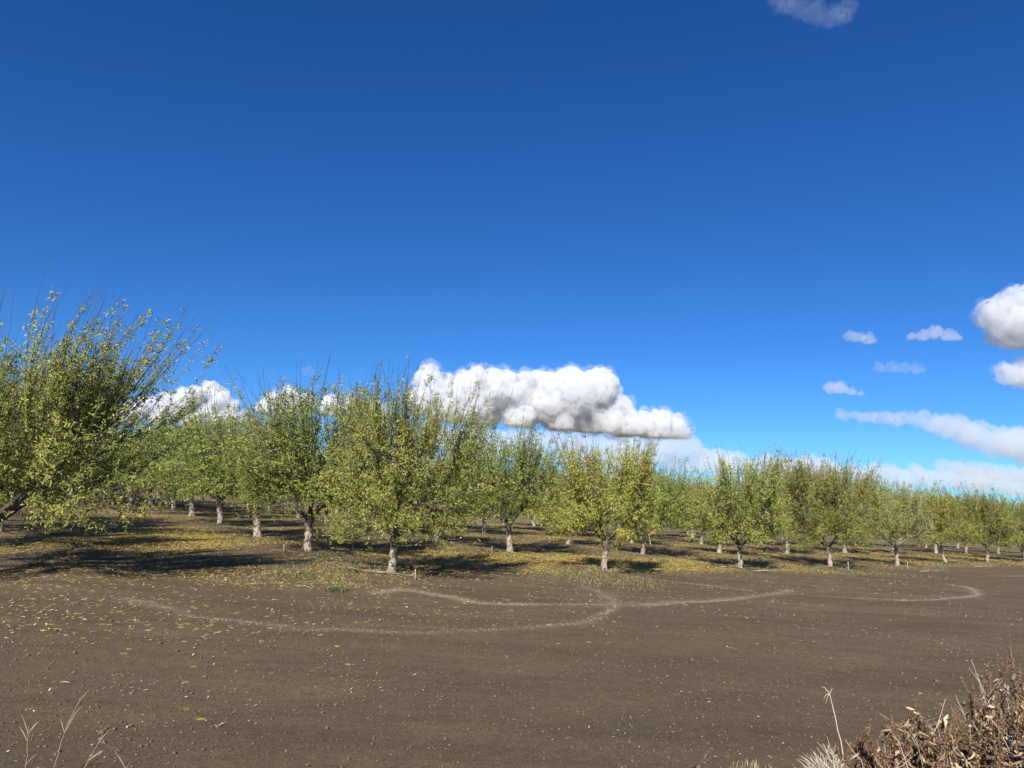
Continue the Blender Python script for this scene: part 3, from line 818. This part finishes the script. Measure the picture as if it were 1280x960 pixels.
# ------------------------------------------------------------------ dead weeds in the near right corner
DSTEM = noisy_material('dead_stem', [(0.3, (0.14, 0.085, 0.055)), (0.7, (0.32, 0.22, 0.14))], 15, 0.8, 0.2)
PSTEM = noisy_material('pale_stem', [(0.3, (0.40, 0.33, 0.25)), (0.7, (0.66, 0.58, 0.47))], 15, 0.8, 0.2)
DLEAF = leaf_material('dead_leaf', [(0, (0.05, 0.03, 0.02)), (.3, (0.11, 0.062, 0.036)), (.6, (0.22, 0.14, 0.08)), (.82, (0.36, 0.26, 0.15)), (1, (0.50, 0.40, 0.27))], .15, .7, .02)
DSEED = leaf_material('dead_seed', [(0, (0.06, 0.032, 0.02)), (.5, (0.16, 0.088, 0.05)), (1, (0.30, 0.185, 0.11))], .12, .8, .02)
def curled(P, D, L, W, tint, mat, name):
    """curled dry leaves of 3 segments with a folded midrib"""
    n = len(P)
    D = norm(D); S = norm(np.cross(D, norm(rng.normal(0, 1, (n, 3))))); Nn = np.cross(S, D)
    cu = rng.uniform(-.9, .9, (n, 1))
    L = L[:, None]; W = W[:, None]
    rows = []
    for t, w in ((0, .15), (.33, .9), (.68, .8), (1, .08)):
        c = P + D * L * t * (1 - .25 * t) + Nn * L * cu * t * t * .7 + rng.normal(0, .04, (n, 3)) * L * t
        f = rng.uniform(.1, .6, (n, 1)) * W * w
        rows += [c + S * W * w * .5 + Nn * f, c, c - S * W * w * .5 + Nn * f]
    V = np.stack(rows, 1)
    k = np.arange(n)[:, None] * 12
    Q = np.concatenate([k + np.array([[r * 3 + c, r * 3 + c + 1, r * 3 + c + 4, r * 3 + c + 3]]) for r in range(3) for c in range(2)])
    return mesh_np(name, V.reshape(-1, 3), None, Q, mat, False, {'tint': np.repeat(tint, 12)})
def dock(x, y, h, nst, nleaf, spread, lb, lean=(0, 0)):
    o = empty('dock_weed', (x, y, gz(x, y)))
    LPp, LDd = [], []; SPp, SDd = [], []
    for s in range(nst):
        a = rng.uniform(0, 6.28); hh = h * (1 if s == 0 else rng.uniform(.55, .92)); sp = spread * (0.15 if s == 0 else rng.uniform(.3, 1))
        b = np.array([math.cos(a) * .05, math.sin(a) * .05, -.03]); e = np.array([math.cos(a) * sp + lean[0] * hh, math.sin(a) * sp + lean[1] * hh, hh])
        C = curve(b, (math.cos(a) * .25, math.sin(a) * .25, 1), e, 10) + rng.normal(0, .008, (10, 3)) * np.linspace(0, 1, 10)[:, None]
        t = Tubes(); t.tube(C, np.linspace(.0075, .0022, 10), 5)
        for k in range(rng.integers(3, 7)):           # seed-bearing side branches
            i = rng.integers(4, 9); d = norm(np.array([rng.normal(0, .5), rng.normal(0, .5), 1.0])) * rng.uniform(.1, .26) * h
            B = curve(C[i], d, C[i] + d, 5); t.tube(B, np.linspace(.004, .0016, 5), 4)
            m = 46; f = rng.random(m)[:, None]; SPp.append(C[i] + d * f + rng.normal(0, .008, (m, 3))); SDd.append(rng.normal(0, 1, (m, 3)))
        link('stem', t.build('stem', DSTEM), o)
        m = 220; f = rng.uniform(.5, 1.0, m) * 8.99; i = f.astype(int); w = (f - i)[:, None]
        SPp.append(C[i] * (1 - w) + C[i + 1] * w + rng.normal(0, .011, (m, 3))); SDd.append(rng.normal(0, 1, (m, 3)))
        m = nleaf // nst; f = rng.uniform(.05, .86, m) ** 1.1 * 8.99; i = f.astype(int); w = (f - i)[:, None]
        LPp.append(C[i] * (1 - w) + C[i + 1] * w + rng.normal(0, .03, (m, 3)))
        an = rng.uniform(0, 6.28, m); LDd.append(np.stack([np.cos(an) * .7, np.sin(an) * .7, rng.normal(-.65, .6, m)], -1))
    for k in range(3):
        a = rng.uniform(0, 6.28); e = np.array([math.cos(a) * spread, math.sin(a) * spread * .6, h * rng.uniform(.7, 1.05)])
        t = Tubes(); t.tube(curve((0, 0, 0), (rng.normal(0, .3), 0, 1), e, 8) + rng.normal(0, .012, (8, 3)), np.linspace(.004, .0014, 8), 4); link('stem', t.build('stem', PSTEM), o)
    LPp = np.concatenate(LPp); LDd = np.concatenate(LDd); n = len(LPp)
    link('foliage', curled(LPp, LDd, rng.uniform(.04, .115, n), rng.uniform(.012, .03, n), np.clip(rng.normal(.52, .28, n), 0, 1), DLEAF, 'foliage'), o)['kind'] = 'stuff'
    SPp = np.concatenate(SPp); n = len(SPp)
    link('seed_head', curled(SPp, np.concatenate(SDd), rng.uniform(.008, .02, n), rng.uniform(.006, .013, n), np.clip(rng.normal(.5, .25, n), 0, 1), DSEED, 'seed_head'), o)['kind'] = 'stuff'
    tag(o, lb, 'weed', 'dead brown weeds in the near right corner')
for a in [
    (2.62, 5.35, .48, 4, 240, .30, 'lowest dead brown weed, leftmost of the clump in the near right corner', (-.25, 0)),
    (2.95, 5.45, .66, 4, 300, .24, 'dead brown weed with a thin seed spike, second from the left of the corner clump', (-.02, 0)),
    (3.18, 5.5, .64, 4, 300, .22, 'dead brown weed third from the left of the corner clump', (.02, 0)),
    (3.55, 5.6, .86, 4, 320, .22, 'tall dead weed with a rusty seed spike standing above the corner clump', (0, 0)),
    (3.3, 5.12, .48, 5, 340, .32, 'leafy dead weed at the lower front of the corner clump', (0, 0)),
    (3.52, 5.25, .64, 5, 340, .28, 'bushy dead weed in front of the tall rusty seed spike', (0, 0)),
    (3.84, 5.75, .92, 4, 320, .24, 'tall rust brown dead weed at the right edge of the picture', (.02, 0)),
    (2.92, 5.05, .42, 4, 280, .30, 'low dead weed cut by the bottom edge, beside the pale branching weed', (-.1, 0)),
    (3.62, 5.5, .7, 5, 340, .3, 'dead weed leaning out past the right edge', (.12, 0)),
    (3.15, 5.85, .52, 4, 260, .28, 'dead weed half hidden behind the corner clump, left of the tall spike', (0, 0)),
    (3.72, 6.0, .70, 4, 280, .28, 'dead weed between the tall rusty spike and the right edge weed', (0, 0)),
    (2.75, 5.65, .40, 4, 220, .28, 'small dead weed right behind the pale branching weed', (-.15, 0)),
    (4.1, 6.15, .86, 4, 300, .28, 'dead weed behind the others at the right edge', (.02, 0))]:
    dock(*(a[:2] + (a[2] * 1.13,) + a[3:4] + (int(a[4] * 1.7),) + a[5:]))

def fan(x, y, n, L, lb):
    """dry tumbleweed skeleton: pale forking twigs"""
    t = Tubes()
    for _ in range(n):
        a = rng.normal(2.6, .9); e = rng.uniform(.35, 1.35)
        d = np.array([math.cos(a) * math.cos(e), math.sin(a) * math.cos(e) * .8, math.sin(e)]); l = L * rng.uniform(.55, 1.1)
        s = rng.normal(0, .05, 3) * np.array([1, 1, 0]); C = curve(s, d + rng.normal(0, .3, 3), s + d * l, 7) + rng.normal(0, .006, (7, 3))
        t.tube(C, np.linspace(.0045, .0014, 7), 4)
        for k in range(4):
            i = rng.integers(2, 6); dd = norm(d + rng.normal(0, .45, 3)) * l * rng.uniform(.2, .4)
            t.tube(curve(C[i], dd, C[i] + dd, 4), np.linspace(.0025, .001, 4), 3)
    o = empty('dry_bramble', (x, y, gz(x, y)))
    link('twig_mass', t.build('twig_mass', PSTEM), o)['kind'] = 'stuff'
    t = Tubes(); C = curve((.04, 0, 0), (-.02, 0, 1), (-.03, .05, .70), 10) + rng.normal(0, .004, (10, 3)); t.tube(C, np.linspace(.005, .0025, 10), 5)
    for k in range(7):
        d = np.array([rng.uniform(-.06, .03), rng.normal(0, .02), rng.uniform(-.07, .05)]); t.tube([C[-1], C[-1] + d * .6 + np.array([0, 0, .015]), C[-1] + d], [.003, .002, .001], 4)
    link('stalk', t.build('stalk', PSTEM), o)
    tag(o, lb, 'dry weed')
fan(2.45, 5.62, 95, .34, 'pale dry branching weed skeleton with one tall stalk, left of the dead brown weeds')

def stalk(x, y, pts, lb, nb=3, grp='dry grass stalks in the near left corner'):
    o = empty('grass_stalk', (x, y, gz(x, y)))
    P = resample3 = np.array(pts, float)
    C = np.stack([np.interp(np.linspace(0, 1, 10), np.linspace(0, 1, len(P)), P[:, k]) for k in range(3)], -1) + rng.normal(0, .003, (10, 3))
    t = Tubes(); t.tube(C, np.linspace(.0028, .0012, 10), 5); link('stem', t.build('stem', STRAWSTEM), o)
    for k in range(nb):
        i = rng.integers(4, 9); d = np.array([rng.choice([-1, 1]) * rng.uniform(.02, .09), rng.normal(0, .02), rng.uniform(.05, .12)])
        b = Tubes(); b.tube([C[i], C[i] + d * .5 + np.array([0, 0, .005]), C[i] + d], [.0016, .003, .0007], 4); link('spikelet', b.build('spikelet', STRAWSTEM), o)
    tag(o, lb, 'dry grass', grp)
STRAWSTEM = noisy_material('straw_stem', [(0.3, (0.24, 0.18, 0.11)), (0.7, (0.42, 0.34, 0.22))], 20, 0.75, 0.1)
stalk(-2.86, 4.86, [(0, 0, -.02), (.05, 0, .25), (.09, 0, .42), (.16, 0, .60)], 'tall dry grass stalk in the near left corner', 4)
stalk(-3.0, 4.84, [(0, 0, -.02), (.01, 0, .2), (0, 0, .40)], 'short dry grass stalk left of the tall one in the near left corner', 5)
stalk(-2.66, 4.82, [(0, 0, -.02), (.03, 0, .16), (.14, 0, .40)], 'slanted dry grass stalk right of the tall one in the near left corner', 3)
stalk(-2.40, 4.74, [(0, 0, -.02), (.03, 0, .12), (.10, 0, .29)], 'small slanted dry grass stalk, rightmost in the near left corner', 2)
for (x, y, s, h, n, lb) in [
    (2.15, 5.85, .16, .13, 110, 'low straw coloured grass tuft left of the pale branching weed'),
    (1.9, 5.95, .18, .11, 90, 'lowest straw grass tuft at the bottom edge, furthest left of the corner weeds'),
    (4.4, 6.6, .35, .62, 420, 'tall tan grass tuft at the right edge behind the dead weeds'),
    (3.45, 6.3, .30, .30, 260, 'faded grass tuft behind the tall rusty seed spike'),
    (3.95, 6.5, .32, .36, 260, 'faded grass tuft between the seed spike and the right edge')]:
    o = empty('grass_tuft', (x, y, gz(x, y)))
    link('foliage', blades('foliage', n, s, h, .008, STRAW, .7, .5, (.55, .25)), o)['kind'] = 'stuff'
    tag(o, lb, 'dry grass', 'straw grass in the near right corner')

# ------------------------------------------------------------------ clouds: closed hulls of scattering vapour
CLOUDS = {
    'big': [(-351, 2962, 495, 56.7), (-301, 2987, 439, 73.8), (-373, 2959, 407, 59.7), (-166, 2975, 447, 83.6), (-49, 2959, 447, 86.4), (52, 2990, 420, 93.9), (-132, 2992, 376, 93.7), (-264, 2980, 362, 66.6), (168, 2974, 410, 106.7), (272, 2946, 432, 102.6), (348, 2943, 453, 82.7), (395, 2970, 458, 50.1), (203, 2982, 348, 86.7), (321, 2999, 359, 93.9), (420, 2986, 360, 83.5), (36, 2965, 349, 79.5), (503, 2982, 311, 59.9), (580, 3002, 311, 60.3), (644, 2989, 321, 60.0), (685, 2968, 297, 49.6), (473, 3009, 290, 53.6)],
    'left2': [(-1184, 3592, 462, 56.3), (-1091, 3547, 470, 55.6), (-1038, 3576, 455, 48.0), (-1235, 3571, 426, 47.9)],
    'left3': [(-914, 3590, 455, 52.2), (-795, 3567, 430, 55.8), (-682, 3564, 416, 55.8)],
    'right': [(1800, 2523, 684, 86.6), (1749, 2541, 699, 55.3), (1845, 2501, 717, 63.1), (1890, 2512, 653, 103.4), (1826, 2539, 617, 63.7), (1786, 2546, 647, 58.1)],
    'right2': [(1796, 2555, 490, 37.6), (1852, 2553, 485, 54.8), (1926, 2573, 472, 52.3)],
    's1': [(1221, 2546, 617, 20.3), (1238, 2518, 605, 23.0), (1290, 2552, 608, 23.3), (1296, 2526, 591, 14.4)],
    's2': [(1436, 2527, 612, 17.3), (1489, 2547, 623, 23.2), (1522, 2529, 632, 26.0), (1578, 2545, 625, 23.2), (1597, 2521, 611, 17.2)],
    's3': [(1330, 2568, 506, 17.4), (1341, 2540, 498, 18.7), (1360, 2538, 504, 20.1), (1390, 2553, 502, 20.2), (1416, 2546, 504, 20.2), (1451, 2555, 501, 18.8), (1481, 2570, 503, 17.4)],
    's4': [(1157, 2574, 429, 23.2), (1175, 2545, 422, 25.8), (1222, 2559, 414, 17.3), (1258, 2570, 410, 11.6)],
    'streak': [(1551, 3373, 437, 22.7), (1586, 3387, 432, 24.6), (1619, 3373, 434, 26.4), (1647, 3353, 423, 26.3), (1688, 3361, 427, 26.3), (1742, 3395, 424, 26.6), (1767, 3368, 422, 26.4), (1818, 3391, 420, 28.5), (1861, 3403, 424, 30.5), (1891, 3384, 419, 32.2), (1928, 3387, 416, 34.1), (1953, 3384, 412, 39.7), (1981, 3370, 400, 45.2), (2043, 3404, 393, 49.4), (2062, 3380, 388, 52.9), (2119, 3406, 382, 55.1), (2132, 3375, 366, 56.5), (2191, 3408, 353, 60.8), (2225, 3405, 344, 64.5), (2259, 3397, 331, 66.2), (2289, 3389, 325, 67.9), (2316, 3374, 315, 71.4), (2377, 3409, 313, 75.9), (2407, 3388, 304, 79.2), (2460, 3406, 292, 83.3)],
    'bank': [(2610, 4388, 272, 29.2), (2650, 4386, 260, 34.0), (2708, 4390, 260, 38.9), (2781, 4439, 249, 41.8), (2807, 4395, 247, 43.8), (2904, 4446, 248, 46.7), (2938, 4411, 231, 48.8), (3004, 4427, 224, 48.9), (3059, 4412, 219, 48.8), (3135, 4433, 208, 53.9), (3168, 4396, 202, 58.3)],
    'top': [(929, 2339, 1792, 26.0), (971, 2360, 1805, 29.1), (986, 2333, 1776, 31.6), (1021, 2352, 1778, 36.2), (1052, 2341, 1764, 40.3), (1078, 2342, 1751, 40.3), (1107, 2332, 1737, 40.1), (1131, 2332, 1741, 35.8), (1179, 2365, 1776, 32.0), (1189, 2358, 1788, 27.6), (1196, 2353, 1809, 23.2)],
    'tiny': [(-744, 2574, 451, 20.3), (-728, 2581, 446, 14.5)],
    'horizon': [(-566, 5171, 422, 67.4), (-471, 5207, 424, 66.3), (-369, 5207, 375, 95.9), (-254, 5208, 409, 85.4), (-161, 5239, 409, 68.3), (-69, 5232, 360, 97.5), (50, 5249, 362, 71.9), (144, 5177, 362, 92.6), (267, 5225, 344, 67.2), (376, 5226, 350, 84.3), (465, 5231, 357, 67.4), (590, 5225, 328, 85.9), (687, 5244, 321, 87.2), (803, 5201, 315, 83.9), (911, 5251, 327, 81.5), (992, 5206, 337, 96.3), (1077, 5220, 348, 89.0), (1178, 5250, 317, 83.1), (1272, 5239, 284, 71.7), (1363, 5200, 322, 88.9), (1455, 5196, 308, 93.4), (1553, 5206, 292, 99.9), (1645, 5228, 317, 73.0), (1773, 5265, 281, 73.7), (1867, 5253, 301, 82.6), (1935, 5217, 264, 99.6), (2060, 5218, 255, 102.2), (2156, 5250, 278, 103.1), (2254, 5207, 263, 101.4), (2369, 5223, 234, 75.3), (2443, 5187, 249, 68.5), (2548, 5207, 215, 76.6), (2643, 5229, 265, 70.5), (2767, 5246, 241, 75.5), (2850, 5245, 201, 80.9), (2928, 5217, 247, 65.6), (3046, 5272, 210, 70.1), (3113, 5244, 215, 73.8), (3216, 5202, 227, 84.5), (3328, 5199, 204, 102.8), (3480, 5274, 212, 80.8), (3564, 5277, 197, 74.2), (3684, 5277, 167, 84.3), (3747, 5246, 194, 73.5), (3820, 5222, 190, 98.4), (-451, 5162, 446, 74.6), (-360, 5176, 445, 74.8), (-268, 5173, 442, 74.8), (-178, 5232, 445, 75.6), (-85, 5230, 443, 75.6), (8, 5220, 440, 75.4), (100, 5168, 433, 74.7), (193, 5176, 432, 74.8), (285, 5182, 430, 74.9), (381, 5236, 432, 75.6), (468, 5171, 425, 74.7), (566, 5224, 427, 75.5), (658, 5215, 424, 75.3), (749, 5204, 421, 75.2), (847, 5239, 421, 75.7), (930, 5181, 414, 74.8), (1026, 5203, 414, 75.1), (1112, 5173, 409, 74.7), (1203, 5168, 407, 74.6), (1294, 5163, 404, 74.5)],
    'left': [(-1512, 3168, 398, 39.0), (-1440, 3155, 415, 38.9), (-1390, 3149, 433, 35.3), (-1353, 3196, 444, 43.0), (-1288, 3163, 420, 35.4), (-1257, 3199, 389, 35.8), (-1624, 3192, 377, 49.9), (-1710, 3197, 354, 50.0), (-1786, 3196, 334, 49.9), (-1473, 3207, 364, 53.7), (-1349, 3202, 366, 57.2), (-1566, 3200, 332, 50.0), (-1270, 3192, 330, 49.8), (-1423, 3201, 314, 49.9), (-1195, 3200, 333, 32.1)],
}
CLOUD_INFO = {   # density per metre, voxel (fraction of mean radius), relief, flat base, label
 'big':     (0.042, .06, 1.0, 'long white cumulus cloud above the middle of the orchard'),
 'left':    (0.042, .075, 1.0, 'white cumulus cloud behind the tree tops on the left'),
 'left2':   (0.030, .11, 1.0, 'small white cloud peeking over the trees, right of the left cumulus'),
 'left3':   (0.030, .11, 1.0, 'low white cloud behind the tall spreading tree'),
 'right':   (0.022, .065, 1.5, 'grey-based cumulus cloud cut by the right edge'),
 'right2':  (0.018, .085, 1.5, 'small cloud at the right edge under the grey-based cumulus'),
 's1':      (0.009, .15, 1.1, 'small cloud puff, leftmost of the two level with the right cumulus'),
 's2':      (0.012, .15, 1.1, 'small peaked cloud just left of the right-edge cumulus'),
 's3':      (0.004, .15, 1.7, 'faint flat cloud wisp below the small peaked cloud'),
 's4':      (0.014, .15, 1.1, 'small bright cloud puff above the right-hand trees'),
 'streak':  (0.0075, .11, 1.35, 'long grey cloud streak sloping down to the right edge'),
 'bank':    (0.007, .14, 1.1, 'thin pale cloud bank under the grey streak at the right edge'),
 'top':     (0.0013, .12, 2.0, 'faint cloud wisp at the top of the sky'),
 'tiny':    (0.003, .18, 1.6, 'tiny faint wisp above the trees left of centre'),
 'horizon': (0.0065, .13, 1.0, 'low pale cloud bank along the horizon behind the right-hand trees'),
}
FLAT = {'big': -0.055, 'left': 0.0, 'left2': 0.0, 'left3': 0.0, 's1': 0, 's2': 0, 's4': -.05, 'right': 0, 'horizon': -.035, 'bank': -.05}
_t3 = np.random.default_rng(8).random((64, 64, 64)) * 2 - 1
def noise3(P, o=3, gain=0.5):
    s = 0.0; a = 1.0
    for k in range(o):
        Q = P * 2.05 ** k + 13.7 * k
        i = np.floor(Q).astype(int); f = Q - i; f = f * f * (3 - 2 * f)
        v = 0.0
        for dx in (0, 1):
            for dy in (0, 1):
                for dz in (0, 1):
                    w = (f[:, 0] if dx else 1 - f[:, 0]) * (f[:, 1] if dy else 1 - f[:, 1]) * (f[:, 2] if dz else 1 - f[:, 2])
                    v = v + w * _t3[(i[:, 0] + dx) & 63, (i[:, 1] + dy) & 63, (i[:, 2] + dz) & 63]
        s = s + a * v; a *= gain
    return s
def cloud_material(d):
    m = bpy.data.materials.new('cloud_vapour')
    m.use_nodes = True
    nt = m.node_tree; nt.nodes.remove(nt.nodes['Principled BSDF'])
    v = N(nt, 'ShaderNodeVolumePrincipled')
    v.inputs['Color'].default_value = (0.945, 0.957, 0.98, 1)
    v.inputs['Density'].default_value = d
    v.inputs['Anisotropy'].default_value = 0.1
    nt.links.new(v.outputs[0], nt.nodes['Material Output'].inputs['Volume'])
    return m
def rough_cloud(key):
    blobs = CLOUDS[key]; dens, vox, relief, lb = CLOUD_INFO[key]
    B = np.array(blobs, float); c = B[:, :3].mean(0); rm = float(np.median(B[:, 3]))
    cr = random.Random(len(key) * 31 + len(blobs))
    bm = bmesh.new()
    for x, y, z, r in blobs:
        k = 1
        mtx = Matrix.Translation((x - c[0], y - c[1], z - c[2])) @ Matrix.Diagonal((r * cr.uniform(.95, 1.15), r * 1.1, r * .95, 1))
        bmesh.ops.create_icosphere(bm, subdivisions=3 if rm > 45 and key != 'horizon' else 2, radius=1, matrix=mtx)
        for q_ in range(16 if rm > 45 and key != 'horizon' else 5):                           # cauliflower lobes
            a = cr.uniform(0, 6.28); e = cr.uniform(-.25, 1.3); rr = r * cr.uniform(.2, .46)
            p = Vector((math.cos(a) * math.cos(e), math.sin(a) * math.cos(e), math.sin(e))) * r * .85
            bmesh.ops.create_icosphere(bm, subdivisions=2, radius=rr, matrix=Matrix.Translation((x - c[0] + p.x, y - c[1] + p.y, z - c[2] + p.z)))
    me = bpy.data.meshes.new('cloud'); bm.to_mesh(me); bm.free()
    o = bpy.data.objects.new('cloud', me); COL.objects.link(o); o.location = c
    rmod = o.modifiers.new('r', 'REMESH'); rmod.mode = 'VOXEL'; rmod.voxel_size = max(rm * vox, 2.0)
    return o, c, rm
def finish_cloud(key, o, c, rm, me2):
    dens, vox, relief, lb = CLOUD_INFO[key]
    me = o.data; o.modifiers.clear(); o.data = me2
    n = len(me2.vertices)
    co = np.empty(n * 3, np.float32); me2.vertices.foreach_get('co', co); co = co.reshape(-1, 3)
    no = np.empty(n * 3, np.float32); me2.vertices.foreach_get('normal', no); no = no.reshape(-1, 3)
    out = co.copy()
    s1 = 1.0 / (rm * 0.9); s2 = 1.0 / (rm * 0.28)
    na = noise3(co * s1, 3); nb = noise3(co * s2, 3, 0.55)
    out = co + no * (rm * relief * (0.24 * na + 0.12 * (0.75 - 1.5 * np.abs(nb))))[:, None]
    if key in FLAT:                                   # cumulus have level bases
        zb = np.percentile(out[:, 2], 15) + FLAT[key] * out[:, 0]
        out[:, 2] = np.where(out[:, 2] < zb, zb + (out[:, 2] - zb) * 0.16, out[:, 2])
    me2.vertices.foreach_set('co', out.ravel()); me2.update()
    me2.materials.clear(); me2.materials.append(cloud_material(dens))
    me2.name = 'core'
    # thin torn fringe round the dense body
    me2.vertices.foreach_get('normal', co2 := np.empty(n * 3, np.float32)); no2 = co2.reshape(-1, 3)
    fr = out + no2 * (rm * np.maximum(0.012, 0.11 + 0.24 * noise3(out * (1.0 / (rm * 0.5)), 4, 0.6)))[:, None]
    me3 = me2.copy(); me3.name = 'veil'; me3.vertices.foreach_set('co', fr.ravel()); me3.update()
    me3.materials.clear(); me3.materials.append(cloud_material(dens * 0.16))
    o.name = 'core'
    root = empty('cloud', c); o.location = (0, 0, 0); o.parent = root
    link('veil', me3, root)
    tag(root, lb, 'cloud')
    bpy.data.meshes.remove(me)
rough = {key: rough_cloud(key) for key in CLOUDS}
for o_, _, _ in rough.values(): o_.update_tag()
dg = bpy.context.evaluated_depsgraph_get()
hulls = {}
for key, (o_, c_, rm_) in rough.items():
    hulls[key] = bpy.data.meshes.new_from_object(o_.evaluated_get(dg))
for key, (o_, c_, rm_) in rough.items(): finish_cloud(key, o_, c_, rm_, hulls[key])
